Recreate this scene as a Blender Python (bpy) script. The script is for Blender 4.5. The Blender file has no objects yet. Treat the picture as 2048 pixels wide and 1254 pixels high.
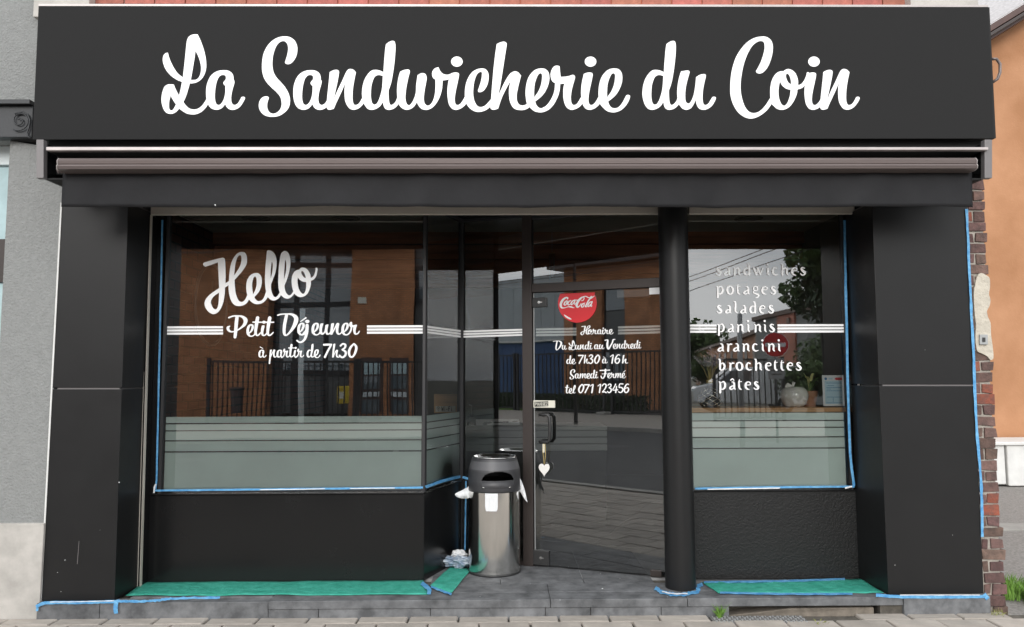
import bpy, math, random
import numpy as np
from mathutils import Vector, Matrix
from mathutils.geometry import delaunay_2d_cdt
R = random.Random(7)
S = bpy.context.scene
COL = S.collection

# ---------------------------------------------------------------- camera
F = 1520.0; CX = 1024.0; CY = 627.0            # focal length in photo pixels (photo 2048 wide)
PITCH = math.atan(125 / F); YAW = 0.0104; ROLL = 0.0035
CAM = Vector((0, -5.1, 1.55))
_f = Vector((math.sin(YAW) * math.cos(PITCH), math.cos(YAW) * math.cos(PITCH), math.sin(PITCH)))
_r0 = _f.cross(Vector((0, 0, 1))).normalized(); _u0 = _r0.cross(_f)
_r = (_r0 * math.cos(ROLL) - _u0 * math.sin(ROLL)).normalized()
_u = (_u0 * math.cos(ROLL) + _r0 * math.sin(ROLL)).normalized()
cd = bpy.data.cameras.new('camera'); cam = bpy.data.objects.new('camera', cd); COL.objects.link(cam)
cd.sensor_width = 36; cd.lens = 36 * F / 2048; cd.clip_start = 0.05; cd.clip_end = 2000
cam.matrix_world = Matrix(((_r.x, _u.x, -_f.x, CAM.x), (_r.y, _u.y, -_f.y, CAM.y), (_r.z, _u.z, -_f.z, CAM.z), (0, 0, 0, 1)))
S.camera = cam

# ---------------------------------------------------------------- light
SUN_EL = math.radians(20); SUN_AZ = math.radians(192)     # behind the photographer, from the left
world = bpy.data.worlds.new('World'); S.world = world; world.use_nodes = True
wn = world.node_tree; wn.nodes.clear()
def N(nt, t, **k):
    n = nt.nodes.new(t)
    for a, b in k.items():
        if a in ('inputs',):
            for i, v in b.items(): n.inputs[i].default_value = v
        else: setattr(n, a, b)
    return n
sky = N(wn, 'ShaderNodeTexSky', sky_type='NISHITA', sun_disc=False, sun_elevation=SUN_EL, sun_rotation=SUN_AZ)
sky.air_density = 1.5; sky.dust_density = 3.0
tc = N(wn, 'ShaderNodeTexCoord'); mp = N(wn, 'ShaderNodeMapping'); mp.inputs['Scale'].default_value = (1.6, 1.6, 5.0)
no = N(wn, 'ShaderNodeTexNoise', inputs={'Scale': 1.7, 'Detail': 5.0, 'Roughness': 0.55})
cr = N(wn, 'ShaderNodeValToRGB')
cr.color_ramp.elements[0].position = 0.34; cr.color_ramp.elements[0].color = (8.6, 9.0, 9.6, 1)
cr.color_ramp.elements[1].position = 0.66; cr.color_ramp.elements[1].color = (15.5, 15.6, 15.8, 1)
mx = N(wn, 'ShaderNodeMix', data_type='RGBA'); mx.inputs[0].default_value = 0.93
bg = N(wn, 'ShaderNodeBackground'); bg.inputs['Strength'].default_value = 0.1
wo = N(wn, 'ShaderNodeOutputWorld')
wn.links.new(tc.outputs['Generated'], mp.inputs['Vector']); wn.links.new(mp.outputs['Vector'], no.inputs['Vector'])
wn.links.new(no.outputs['Fac'], cr.inputs['Fac']); wn.links.new(sky.outputs['Color'], mx.inputs[6])
wn.links.new(cr.outputs['Color'], mx.inputs[7]); wn.links.new(mx.outputs[2], bg.inputs['Color'])
wn.links.new(bg.outputs['Background'], wo.inputs['Surface'])
sl = bpy.data.lights.new('sun', 'SUN'); sl.energy = 1.3; sl.angle = math.radians(30); sl.color = (1, 0.985, 0.96)
so = bpy.data.objects.new('sun', sl); COL.objects.link(so)
sd = Vector((math.sin(SUN_AZ) * math.cos(SUN_EL), math.cos(SUN_AZ) * math.cos(SUN_EL), math.sin(SUN_EL)))
so.rotation_euler = (-sd).to_track_quat('-Z', 'Y').to_euler()
vs = S.view_settings; vs.view_transform = 'Standard'; vs.look = 'None'; vs.exposure = 0.72; vs.gamma = 1.0
vs.use_curve_mapping = False
S.render.engine = 'CYCLES'
S.cycles.transparent_max_bounces = 16; S.cycles.max_bounces = 10

# ---------------------------------------------------------------- placing helpers
def ray(px, py):
    return (_f * F + _r * (px - CX) - _u * (py - CY)).normalized()
def at(px, py, Y):
    d = ray(px, py); t = (Y - CAM.y) / d.y
    return CAM + d * t
def atz(px, py, z=0.0):
    d = ray(px, py); t = (z - CAM.z) / d.z
    return CAM + d * t
class Plane:
    """A wall plane standing on the ground through two plan points; off = metres towards the street."""
    def __init__(s, a, b):
        s.a = Vector((a[0], a[1], 0)); t = Vector((b[0] - a[0], b[1] - a[1], 0)); s.len = t.length; s.t = t.normalized()
        s.n = Vector((s.t.y, -s.t.x, 0))
    def hit(s, px, py, off=0.0):
        d = ray(px, py); k = ((s.a + s.n * off) - CAM).dot(s.n) / d.dot(s.n)
        return CAM + d * k
    def pt(s, u, z, off=0.0):
        return s.a + s.t * u + s.n * off + Vector((0, 0, z))
    def refl(s, px, py, Y):
        """point on the plane y=Y across the street that is seen mirrored at this photo position"""
        m = lambda v, w: v - s.n * (2 * (v - s.a * w).dot(s.n))
        o = m(CAM, 1); d = m(ray(px, py), 0); t = (Y - o.y) / d.y
        return o + d * t
WY = 0.42                                       # plane of the shop windows; pillars' front is y = 0
WIN = Plane((-3, WY), (3, WY))
PA = Vector((at(849, 900, WY).x, WY, 0)); PB = Vector((at(924, 900, 1.06).x, 1.06, 0)); PC = Vector((at(1345, 900, 0.44).x, 0.44, 0))
SIDE = Plane((PA.x, PA.y), (PB.x, PB.y)); DOOR = Plane((PB.x, PB.y), (PC.x, PC.y))
FRONT = Plane((-3, 0), (3, 0))
STEP = 0.107

# ---------------------------------------------------------------- materials
MATS = {}
def mat(name, col, rough=0.6, metal=0.0, bump=0.0, bscale=40.0, var=0.0, vscale=6.0, spec=0.5, objvar=0.0, coat=0.0, col2=None, bdist=0.01, hue=0.0, stretch=None, rvar=0.0):
    m = bpy.data.materials.new(name); m.use_nodes = True; nt = m.node_tree; b = nt.nodes['Principled BSDF']
    b.inputs['Roughness'].default_value = rough; b.inputs['Metallic'].default_value = metal
    b.inputs['Specular IOR Level'].default_value = spec; b.inputs['Coat Weight'].default_value = coat
    c = (*col, 1) if len(col) == 3 else col
    b.inputs['Base Color'].default_value = c
    tcn = nt.nodes.new('ShaderNodeTexCoord'); src = tcn.outputs['Object']
    if stretch:
        mpn = nt.nodes.new('ShaderNodeMapping'); mpn.inputs['Scale'].default_value = stretch
        nt.links.new(src, mpn.inputs['Vector']); src = mpn.outputs['Vector']
    out = None
    if var > 0 or col2:
        n = N(nt, 'ShaderNodeTexNoise', inputs={'Scale': vscale, 'Detail': 6.0, 'Roughness': 0.6}); nt.links.new(src, n.inputs['Vector'])
        r = N(nt, 'ShaderNodeMapRange', inputs={1: 0.32, 2: 0.68}); nt.links.new(n.outputs['Fac'], r.inputs[0])
        q = N(nt, 'ShaderNodeMix', data_type='RGBA'); nt.links.new(r.outputs[0], q.inputs[0])
        a = tuple(max(0, x * (1 - var)) for x in c[:3]); z = tuple(x * (1 + var) for x in c[:3])
        if col2: a, z = c[:3], col2
        q.inputs[6].default_value = (*a, 1); q.inputs[7].default_value = (*z, 1); out = q.outputs[2]
    if objvar > 0:
        oi = nt.nodes.new('ShaderNodeObjectInfo')
        hs = nt.nodes.new('ShaderNodeHueSaturation')
        r = N(nt, 'ShaderNodeMapRange', inputs={3: 1 - objvar, 4: 1 + objvar}); nt.links.new(oi.outputs['Random'], r.inputs[0])
        nt.links.new(r.outputs[0], hs.inputs['Value'])
        if hue > 0:
            mm = N(nt, 'ShaderNodeMath', operation='MULTIPLY'); mm.inputs[1].default_value = 7.31
            fr = N(nt, 'ShaderNodeMath', operation='FRACT')
            r2 = N(nt, 'ShaderNodeMapRange', inputs={3: 0.5 - hue, 4: 0.5 + hue})
            nt.links.new(oi.outputs['Random'], mm.inputs[0]); nt.links.new(mm.outputs[0], fr.inputs[0]); nt.links.new(fr.outputs[0], r2.inputs[0])
            nt.links.new(r2.outputs[0], hs.inputs['Hue'])
        if out: nt.links.new(out, hs.inputs['Color'])
        else: hs.inputs['Color'].default_value = c
        out = hs.outputs['Color']
    if out: nt.links.new(out, b.inputs['Base Color'])
    if bump > 0:
        n = N(nt, 'ShaderNodeTexNoise', inputs={'Scale': bscale, 'Detail': 5.0, 'Roughness': 0.6}); nt.links.new(src, n.inputs['Vector'])
        bn = N(nt, 'ShaderNodeBump', inputs={'Strength': bump, 'Distance': bdist}); nt.links.new(n.outputs['Fac'], bn.inputs['Height'])
        nt.links.new(bn.outputs['Normal'], b.inputs['Normal'])
    if rvar > 0:
        n = N(nt, 'ShaderNodeTexNoise', inputs={'Scale': 4.0, 'Detail': 8.0, 'Roughness': 0.7}); nt.links.new(src, n.inputs['Vector'])
        r = N(nt, 'ShaderNodeMapRange', inputs={1: 0.3, 2: 0.7, 3: max(0.02, rough - rvar), 4: rough + rvar}); nt.links.new(n.outputs['Fac'], r.inputs[0])
        nt.links.new(r.outputs[0], b.inputs['Roughness'])
    MATS[name] = m
    return m
def glass_mat(name, ior, tint, gtint=(1, 1, 1)):
    m = bpy.data.materials.new(name); m.use_nodes = True; nt = m.node_tree; nt.nodes.clear()
    o = N(nt, 'ShaderNodeOutputMaterial'); mx_ = N(nt, 'ShaderNodeMixShader'); fr = N(nt, 'ShaderNodeFresnel', inputs={'IOR': ior})
    tr = N(nt, 'ShaderNodeBsdfTransparent'); tr.inputs['Color'].default_value = (*tint, 1)
    gl = N(nt, 'ShaderNodeBsdfGlossy', inputs={'Roughness': 0.0}); gl.inputs['Color'].default_value = (*gtint, 1)
    tcn = N(nt, 'ShaderNodeTexCoord'); n = N(nt, 'ShaderNodeTexNoise', inputs={'Scale': 1.3, 'Detail': 1.0})
    bn = N(nt, 'ShaderNodeBump', inputs={'Strength': 0.06, 'Distance': 0.02})
    nt.links.new(tcn.outputs['Object'], n.inputs['Vector']); nt.links.new(n.outputs['Fac'], bn.inputs['Height']); nt.links.new(bn.outputs['Normal'], gl.inputs['Normal'])
    nt.links.new(fr.outputs[0], mx_.inputs[0]); nt.links.new(tr.outputs[0], mx_.inputs[1]); nt.links.new(gl.outputs[0], mx_.inputs[2])
    # a faint film of dust and wiping marks
    df = N(nt, 'ShaderNodeBsdfDiffuse'); df.inputs['Color'].default_value = (0.6, 0.6, 0.58, 1)
    n2 = N(nt, 'ShaderNodeTexNoise', inputs={'Scale': 3.5, 'Detail': 9.0, 'Roughness': 0.75, 'Distortion': 1.2}); nt.links.new(tcn.outputs['Object'], n2.inputs['Vector'])
    r2 = N(nt, 'ShaderNodeMapRange', inputs={1: 0.4, 2: 0.85, 3: 0.0, 4: 0.016}); nt.links.new(n2.outputs['Fac'], r2.inputs[0])
    m2 = N(nt, 'ShaderNodeMixShader'); nt.links.new(r2.outputs[0], m2.inputs[0]); nt.links.new(mx_.outputs[0], m2.inputs[1]); nt.links.new(df.outputs[0], m2.inputs[2])
    nt.links.new(m2.outputs[0], o.inputs['Surface'])
    return m
def brick_mat(name, c1, c2, mortar, scale=1.0, bw=0.22, rh=0.075, rough=0.85, rot=False):
    m = bpy.data.materials.new(name); m.use_nodes = True; nt = m.node_tree; b = nt.nodes['Principled BSDF']; b.inputs['Roughness'].default_value = rough
    tcn = nt.nodes.new('ShaderNodeTexCoord'); mpn = nt.nodes.new('ShaderNodeMapping')
    mpn.inputs['Rotation'].default_value = (math.radians(90), 0, 0) if not rot else (math.radians(90), 0, math.radians(90))
    sx = N(nt, 'ShaderNodeSeparateXYZ'); cx = N(nt, 'ShaderNodeCombineXYZ'); nt.links.new(tcn.outputs['Object'], sx.inputs[0])
    nt.links.new(sx.outputs['Y' if rot else 'X'], cx.inputs[0]); nt.links.new(sx.outputs['Z'], cx.inputs[1])
    bt = N(nt, 'ShaderNodeTexBrick', inputs={'Scale': 1.0, 'Mortar Size': 0.008, 'Brick Width': bw, 'Row Height': rh})
    bt.inputs['Color1'].default_value = (*c1, 1); bt.inputs['Color2'].default_value = (*c2, 1); bt.inputs['Mortar'].default_value = (*mortar, 1)
    nt.links.new(cx.outputs[0], bt.inputs['Vector'])
    n = N(nt, 'ShaderNodeTexNoise', inputs={'Scale': 1.5, 'Detail': 5.0}); nt.links.new(tcn.outputs['Object'], n.inputs['Vector'])
    hs = N(nt, 'ShaderNodeHueSaturation'); r = N(nt, 'ShaderNodeMapRange', inputs={1: 0.3, 2: 0.7, 3: 0.8, 4: 1.3}); nt.links.new(n.outputs['Fac'], r.inputs[0])
    nt.links.new(r.outputs[0], hs.inputs['Value']); nt.links.new(bt.outputs['Color'], hs.inputs['Color']); nt.links.new(hs.outputs['Color'], b.inputs['Base Color'])
    bn = N(nt, 'ShaderNodeBump', inputs={'Strength': 0.6, 'Distance': 0.01}); bn.invert = True
    nt.links.new(bt.outputs['Fac'], bn.inputs['Height']); nt.links.new(bn.outputs['Normal'], b.inputs['Normal'])
    return m

M = dict(
    blackriser=mat('glossy_black_panel', (0.008, 0.008, 0.0083), 0.24, spec=0.35, rvar=0.05, bump=0.02, bscale=200),
    black=mat('black_panel', (0.0105, 0.0105, 0.0108), 0.42, spec=0.3, rvar=0.04, bump=0.03, bscale=300, var=0.06, vscale=3),
    black2=mat('black_lacquer', (0.007, 0.007, 0.0075), 0.26, spec=0.4, var=0.1, vscale=2),
    blackrough=mat('black_render', (0.010, 0.010, 0.010), 0.5, spec=0.35, bump=0.9, bscale=75, bdist=0.006),
    sign=mat('sign_grey', (0.0205, 0.0205, 0.0207), 0.75, spec=0.1),
    white=mat('white_vinyl', (0.90, 0.90, 0.90), 0.4, spec=0.6),
    alu=mat('brushed_steel_strip', (0.60, 0.55, 0.48), 0.45, 0.25, bump=0.05, bscale=60, stretch=(0.2, 1, 20)),
    taupe=mat('taupe_lacquer', (0.145, 0.118, 0.112), 0.34, 0.25, var=0.12, vscale=5, stretch=(0.3, 1, 25)),
    taupe_light=mat('grey_lacquer', (0.42, 0.38, 0.37), 0.4, 0.3, var=0.1, vscale=8),
    greyplate=mat('grey_plate', (0.16, 0.15, 0.15), 0.5, 0.2),
    fabric=mat('black_awning_fabric', (0.013, 0.013, 0.0145), 0.7, spec=0.25, bump=0.12, bscale=7, bdist=0.03, var=0.15, vscale=5),
    void=mat('black_recess', (0.008, 0.008, 0.008), 0.8),
    brown_alu=mat('brown_aluminium', (0.042, 0.033, 0.030), 0.42, 0.2),
    film=mat('frosted_film', (0.62, 0.69, 0.66), 0.65, var=0.04, vscale=3),
    filmline=mat('film_gap', (0.02, 0.02, 0.02), 0.6),
    bluetape=mat('blue_tape', (0.04, 0.22, 0.48), 0.6, col2=(0.16, 0.42, 0.66), vscale=30, bump=0.3, bscale=60),
    bluetape_w=mat('white_filler', (0.75, 0.76, 0.76), 0.7),
    green=mat('green_sheet', (0.020, 0.27, 0.19), 0.6, bump=0.5, bscale=22, bdist=0.03, col2=(0.06, 0.40, 0.30), vscale=16),
    stone=mat('blue_limestone', (0.065, 0.067, 0.07), 0.7, bump=0.2, bscale=60, col2=(0.18, 0.184, 0.19), vscale=9, objvar=0.12),
    concrete=mat('rough_concrete', (0.22, 0.19, 0.155), 0.9, bump=0.7, bscale=30, var=0.25, vscale=12),
    paver=mat('concrete_paver', (0.36, 0.325, 0.285), 0.88, bump=0.25, bscale=90, var=0.16, vscale=7, objvar=0.12),
    joint=mat('paver_joint', (0.10, 0.09, 0.075), 0.95, bump=0.5, bscale=80, var=0.3, vscale=20),
    asphalt=mat('asphalt', (0.055, 0.055, 0.057), 0.88, bump=0.6, bscale=220, var=0.2, vscale=2.5, bdist=0.004),
    gravel=mat('gravelled_asphalt', (0.16, 0.15, 0.14), 0.9, bump=0.9, bscale=90, col2=(0.32, 0.30, 0.28), vscale=55),
    earth=mat('earth_ground', (0.14, 0.13, 0.10), 0.95, bump=0.5, bscale=4, var=0.3, vscale=0.5),
    kerb=mat('kerb_stone', (0.30, 0.29, 0.27), 0.85, bump=0.2, bscale=50, var=0.15, vscale=5, objvar=0.1),
    marking=mat('road_paint', (0.75, 0.75, 0.73), 0.7, var=0.12, vscale=12),
    stucco=mat('grey_stucco', (0.25, 0.256, 0.25), 0.92, bump=1.0, bscale=65, bdist=0.012, var=0.07, vscale=30),
    plinth=mat('pale_limestone', (0.42, 0.40, 0.37), 0.8, bump=0.1, bscale=30, var=0.16, vscale=7),
    orange=mat('orange_render', (0.345, 0.165, 0.078), 0.9, bump=0.35, bscale=30, col2=(0.455, 0.235, 0.125), vscale=1.3),
    darkiron=mat('dark_iron', (0.026, 0.028, 0.031), 0.5, 0.1, bump=0.1, bscale=60),
    brickred=mat('red_brick', (0.36, 0.125, 0.09), 0.85, bump=0.4, bscale=60, var=0.2, vscale=20, objvar=0.18, hue=0.01),
    brickdark=mat('weathered_brick', (0.085, 0.055, 0.048), 0.9, bump=0.8, bscale=50, col2=(0.17, 0.10, 0.085), vscale=22, objvar=0.3, hue=0.02),
    brickburst=mat('spalled_brick', (0.30, 0.085, 0.05), 0.9, bump=0.9, bscale=45, col2=(0.16, 0.075, 0.06), vscale=30, objvar=0.2),
    mortar=mat('mortar', (0.36, 0.33, 0.29), 0.95, bump=0.8, bscale=60, var=0.2, vscale=18),
    plaster=mat('cream_plaster_patch', (0.50, 0.46, 0.385), 0.9, bump=0.7, bscale=25, bdist=0.02, var=0.12, vscale=14),
    steel=mat('stainless_steel', (0.70, 0.69, 0.66), 0.15, 1.0, bump=0.04, bscale=9, bdist=0.02, stretch=(1, 1, 0.15)),
    binlid=mat('dark_plastic', (0.040, 0.040, 0.043), 0.42, var=0.1, vscale=10),
    binlid2=mat('grey_plastic_band', (0.085, 0.085, 0.09), 0.45),
    bag=mat('white_bin_bag', (0.72, 0.73, 0.74), 0.45, bump=0.4, bscale=20, bdist=0.02),
    red=mat('red_enamel', (0.62, 0.018, 0.028), 0.3, coat=0.4),
    cream=mat('cream_plate', (0.72, 0.70, 0.60), 0.45),
    signblack=mat('black_print', (0.015, 0.015, 0.015), 0.6),
    ink=mat('blue_print', (0.05, 0.22, 0.45), 0.6),
    paperblue=mat('pale_blue_paper', (0.48, 0.68, 0.78), 0.7),
    paper=mat('white_paper', (0.78, 0.79, 0.80), 0.7),
    wood=mat('oak_board', (0.62, 0.34, 0.14), 0.5, var=0.25, vscale=3, stretch=(1, 8, 8)),
    beam=mat('stained_timber', (0.42, 0.17, 0.085), 0.6, var=0.4, vscale=2.5, stretch=(0.6, 8, 8)),
    ceiling=mat('ceiling_board', (0.80, 0.82, 0.72), 0.9),
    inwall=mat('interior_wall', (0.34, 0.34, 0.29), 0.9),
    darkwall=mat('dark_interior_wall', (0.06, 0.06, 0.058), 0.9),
    floortile=mat('dark_floor_tile', (0.10, 0.104, 0.106), 0.35, var=0.15, vscale=6, objvar=0.1),
    grout=mat('pale_grout', (0.28, 0.28, 0.28), 0.9),
    ceramic=mat('white_ceramic', (0.82, 0.80, 0.76), 0.18, coat=0.4),
    wicker=mat('terracotta_pot', (0.40, 0.19, 0.11), 0.7, bump=0.4, bscale=50),
    silver=mat('silvery_wire', (0.80, 0.78, 0.70), 0.22, 0.85),
    straw=mat('dried_stem', (0.55, 0.42, 0.16), 0.8),
    lilac=mat('dried_lilac_flower', (0.50, 0.44, 0.52), 0.85),
    leafpale=mat('variegated_leaf', (0.50, 0.48, 0.20), 0.6, objvar=0.3),
    leaf=mat('tree_leaf', (0.07, 0.12, 0.03), 0.6, var=0.5, vscale=2.5),
    leaf2=mat('dark_leaf', (0.030, 0.060, 0.020), 0.6, var=0.5, vscale=2.5),
    bark=mat('bark', (0.12, 0.095, 0.07), 0.9, bump=0.8, bscale=20),
    grass=mat('grass_blade', (0.13, 0.26, 0.035), 0.7, var=0.35, vscale=15),
    weed=mat('dry_weed', (0.22, 0.23, 0.07), 0.8),
    blueclad=mat('blue_cladding', (0.035, 0.085, 0.21), 0.6, var=0.1, vscale=2),
    greyclad=mat('grey_metal_cladding', (0.36, 0.39, 0.40), 0.5, 0.1, var=0.08, vscale=1.5),
    oppglass=mat('dark_window_pane', (0.10, 0.13, 0.15), 0.06, spec=1.0, coat=1.0),
    dimglass=mat('dull_grey_panel', (0.10, 0.105, 0.105), 0.4),
    frame=mat('black_window_frame', (0.02, 0.02, 0.022), 0.5),
    rooftile=mat('brown_roof_tile', (0.17, 0.12, 0.10), 0.8, var=0.3, vscale=6, objvar=0.25),
    slate=mat('grey_slate', (0.26, 0.25, 0.25), 0.75, bump=0.4, bscale=30, var=0.2, vscale=20, objvar=0.3),
    fascia=mat('brown_eave_board', (0.075, 0.04, 0.033), 0.5, var=0.15, vscale=6),
    carpaint=mat('white_car_paint', (0.75, 0.76, 0.77), 0.3, coat=1.0),
    tyre=mat('tyre_rubber', (0.02, 0.02, 0.02), 0.8),
    whiteblock=mat('white_painted_block', (0.66, 0.66, 0.64), 0.75, bump=0.15, bscale=20, var=0.08, vscale=6),
    galv=mat('galvanised_steel', (0.36, 0.37, 0.37), 0.5, 0.4),
    lampgrey=mat('lamp_grey', (0.05, 0.05, 0.052), 0.5),
    yellow=mat('yellow_plastic', (0.62, 0.45, 0.03), 0.5),
    winframe=mat('white_window_frame', (0.62, 0.68, 0.69), 0.5),
    curtain_glare=mat('net_curtain_and_pane_glare', (0.40, 0.53, 0.55), 0.8, var=0.12, vscale=5),  # net curtain; also paints bright reflections on panes across the street
    rubber=mat('black_rubber', (0.03, 0.03, 0.03), 0.35),
    greencab=mat('pale_counter_front', (0.34, 0.36, 0.35), 0.45),
    plastic=mat('crumpled_clear_plastic', (0.42, 0.46, 0.50), 0.14, bump=0.2, bscale=40, col2=(0.10, 0.18, 0.30), vscale=14, coat=0.6),
    greypatch=mat('grey_mat', (0.15, 0.145, 0.14), 0.85, bump=0.5, bscale=60),
)
M['glass'] = glass_mat('shop_window_glass', 2.5, (0.95, 0.975, 0.96), (0.95, 0.98, 1.0))
M['thinglass'] = glass_mat('drinking_glass', 1.6, (0.9, 0.92, 0.92))
M['oppbrick'] = brick_mat('orange_brown_brick', (0.38, 0.16, 0.070), (0.50, 0.22, 0.10), (0.25, 0.14, 0.085))
M['darkbrick'] = brick_mat('dark_red_brick', (0.20, 0.075, 0.055), (0.13, 0.055, 0.045), (0.05, 0.035, 0.03), rot=True)
M['wallbrick'] = brick_mat('red_wall_brick', (0.46, 0.13, 0.08), (0.52, 0.17, 0.10), (0.45, 0.38, 0.33))

# ---------------------------------------------------------------- object helpers
def empty(name, loc=(0, 0, 0), rz=0):
    o = bpy.data.objects.new(name, None); COL.objects.link(o); o.location = loc; o.rotation_euler = (0, 0, rz); o.empty_display_size = 0.2
    return o
def tag(o, label=None, cat=None, group=None, kind=None):
    if label: o['label'] = label
    if cat: o['category'] = cat
    if group: o['group'] = group
    if kind: o['kind'] = kind
    return o
def thing(name, label, cat, loc=(0, 0, 0), rz=0, group=None):
    return tag(empty(name, loc, rz), label, cat, group)
def link(name, me, parent=None):
    o = bpy.data.objects.new(name, me); COL.objects.link(o)
    if parent is not None: o.parent = parent
    return o
class MB:
    def __init__(s): s.v = []; s.f = []; s.m = []
    def add(s, v, f, mi=0):
        k = len(s.v); s.v += [tuple(a) for a in v]; s.f += [tuple(i + k for i in q) for q in f]; s.m += [mi] * len(f); return s
    def box(s, x0, x1, y0, y1, z0, z1, mi=0):
        return s.add([(x0, y0, z0), (x1, y0, z0), (x1, y1, z0), (x0, y1, z0), (x0, y0, z1), (x1, y0, z1), (x1, y1, z1), (x0, y1, z1)],
                     [(0, 3, 2, 1), (4, 5, 6, 7), (0, 1, 5, 4), (1, 2, 6, 5), (2, 3, 7, 6), (3, 0, 4, 7)], mi)
    def hexa(s, front, back, mi=0):
        """front, back: four corners each, counter-clockwise seen from the street"""
        return s.add(list(front) + list(back), [(0, 1, 2, 3), (7, 6, 5, 4), (1, 0, 4, 5), (2, 1, 5, 6), (3, 2, 6, 7), (0, 3, 7, 4)], mi)
    def slab(s, quad, d, mi=0):
        return s.hexa(quad, [Vector(q) + Vector(d) for q in quad], mi)
    def prism(s, poly, vec, mi=0):
        n = len(poly); vec = Vector(vec)
        v = [Vector(p) for p in poly] + [Vector(p) + vec for p in poly]
        return s.add(v, [tuple(range(n)), tuple(range(2 * n - 1, n - 1, -1))] + [((i + 1) % n, i, i + n, (i + 1) % n + n) for i in range(n)], mi)
    def tube(s, pts, r, n=8, mi=0, cap=True):
        pts = [Vector(p) for p in pts]; rr = r if isinstance(r, (list, tuple)) else [r] * len(pts)
        k = len(s.v); up = None
        for i, p in enumerate(pts):
            d = (pts[min(i + 1, len(pts) - 1)] - pts[max(i - 1, 0)]).normalized()
            if up is None: up = Vector((0, 0, 1)) if abs(d.z) < 0.9 else Vector((1, 0, 0))
            a = d.cross(up).normalized(); b = a.cross(d).normalized(); up = b
            for j in range(n):
                t = 2 * math.pi * j / n; s.v.append(tuple(p + a * (math.cos(t) * rr[i]) + b * (math.sin(t) * rr[i])))
        for i in range(len(pts) - 1):
            for j in range(n):
                s.f.append((k + i * n + j, k + i * n + (j + 1) % n, k + (i + 1) * n + (j + 1) % n, k + (i + 1) * n + j)); s.m.append(mi)
        if cap:
            s.f.append(tuple(k + j for j in range(n))[::-1]); s.m.append(mi)
            s.f.append(tuple(k + (len(pts) - 1) * n + j for j in range(n))); s.m.append(mi)
        return s
    def lathe(s, prof, c=(0, 0, 0), n=32, mi=0, a0=0, a1=2 * math.pi):
        k = len(s.v); full = abs(a1 - a0 - 2 * math.pi) < 1e-6; cnt = n if full else n + 1
        for r, z in prof:
            for j in range(cnt):
                t = a0 + (a1 - a0) * j / n; s.v.append((c[0] + r * math.cos(t), c[1] + r * math.sin(t), c[2] + z))
        for i in range(len(prof) - 1):
            for j in range(n):
                q = (j + 1) % cnt
                s.f.append((k + i * cnt + j, k + i * cnt + q, k + (i + 1) * cnt + q, k + (i + 1) * cnt + j)); s.m.append(mi)
        return s
    def mesh(s, name, mats, smooth=False):
        me = bpy.data.meshes.new(name); me.from_pydata(s.v, [], s.f)
        for m_ in (mats if isinstance(mats, (list, tuple)) else [mats]): me.materials.append(m_)
        if any(s.m): me.polygons.foreach_set('material_index', s.m)
        if smooth: me.polygons.foreach_set('use_smooth', [True] * len(me.polygons))
        me.update(); return me
    def build(s, name, mats, parent=None, smooth=False, bevel=0.0):
        o = link(name, s.mesh(name, mats, smooth), parent)
        if bevel > 0:
            b = o.modifiers.new('bevel', 'BEVEL'); b.width = bevel; b.segments = 2; b.limit_method = 'ANGLE'
        return o
def smooth_by_angle(o, deg=40):
    me = o.data
    me.polygons.foreach_set('use_smooth', [True] * len(me.polygons))
    try: me.set_sharp_from_angle(angle=math.radians(deg))
    except Exception: pass
    return o
def grid_sheet(P, nu, nv, fn):
    """P(u,v)->Vector for u,v in 0..1; fn(u,v)-> offset vector"""
    v = []; f = []
    for j in range(nv + 1):
        for i in range(nu + 1):
            a, b = i / nu, j / nv; v.append(tuple(P(a, b) + fn(a, b)))
    for j in range(nv):
        for i in range(nu):
            k = j * (nu + 1) + i; f.append((k, k + 1, k + nu + 2, k + nu + 1))
    return v, f
def bil(q):
    a, b, c, d = [Vector(x) for x in q]      # bl br tr tl
    return lambda u, v: (a * (1 - u) + b * u) * (1 - v) + (d * (1 - u) + c * u) * v
# ---------------------------------------------------------------- lettering: outlines and pen strokes, filled by triangulation
def spline(pts, closed=True, n=5):
    """smooth curve through points; a point with a third value is a corner"""
    P = [np.array(p[:2], float) for p in pts]; C = [len(p) > 2 for p in pts]; L = len(P); out = []
    for i in range(L if closed else L - 1):
        p1, p2 = P[i], P[(i + 1) % L]
        p0 = P[i - 1] if (closed or i > 0) and not C[i] else p1 * 2 - p2
        p3 = P[(i + 2) % L] if (closed or i + 2 < L) and not C[(i + 1) % L] else p2 * 2 - p1
        d = np.linalg.norm(p2 - p1); a = np.linalg.norm(p1 - p0); b = np.linalg.norm(p3 - p2)
        m1 = (p2 - p0) / max(a + d, 1e-6) * d; m2 = (p3 - p1) / max(d + b, 1e-6) * d
        if C[i]: m1 = p2 - p1
        if C[(i + 1) % L]: m2 = p2 - p1
        for k in range(n):
            t = k / n; out.append((2 * t**3 - 3 * t**2 + 1) * p1 + (t**3 - 2 * t**2 + t) * m1 + (-2 * t**3 + 3 * t**2) * p2 + (t**3 - t**2) * m2)
    if not closed: out.append(P[-1])
    return np.array(out)
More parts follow.
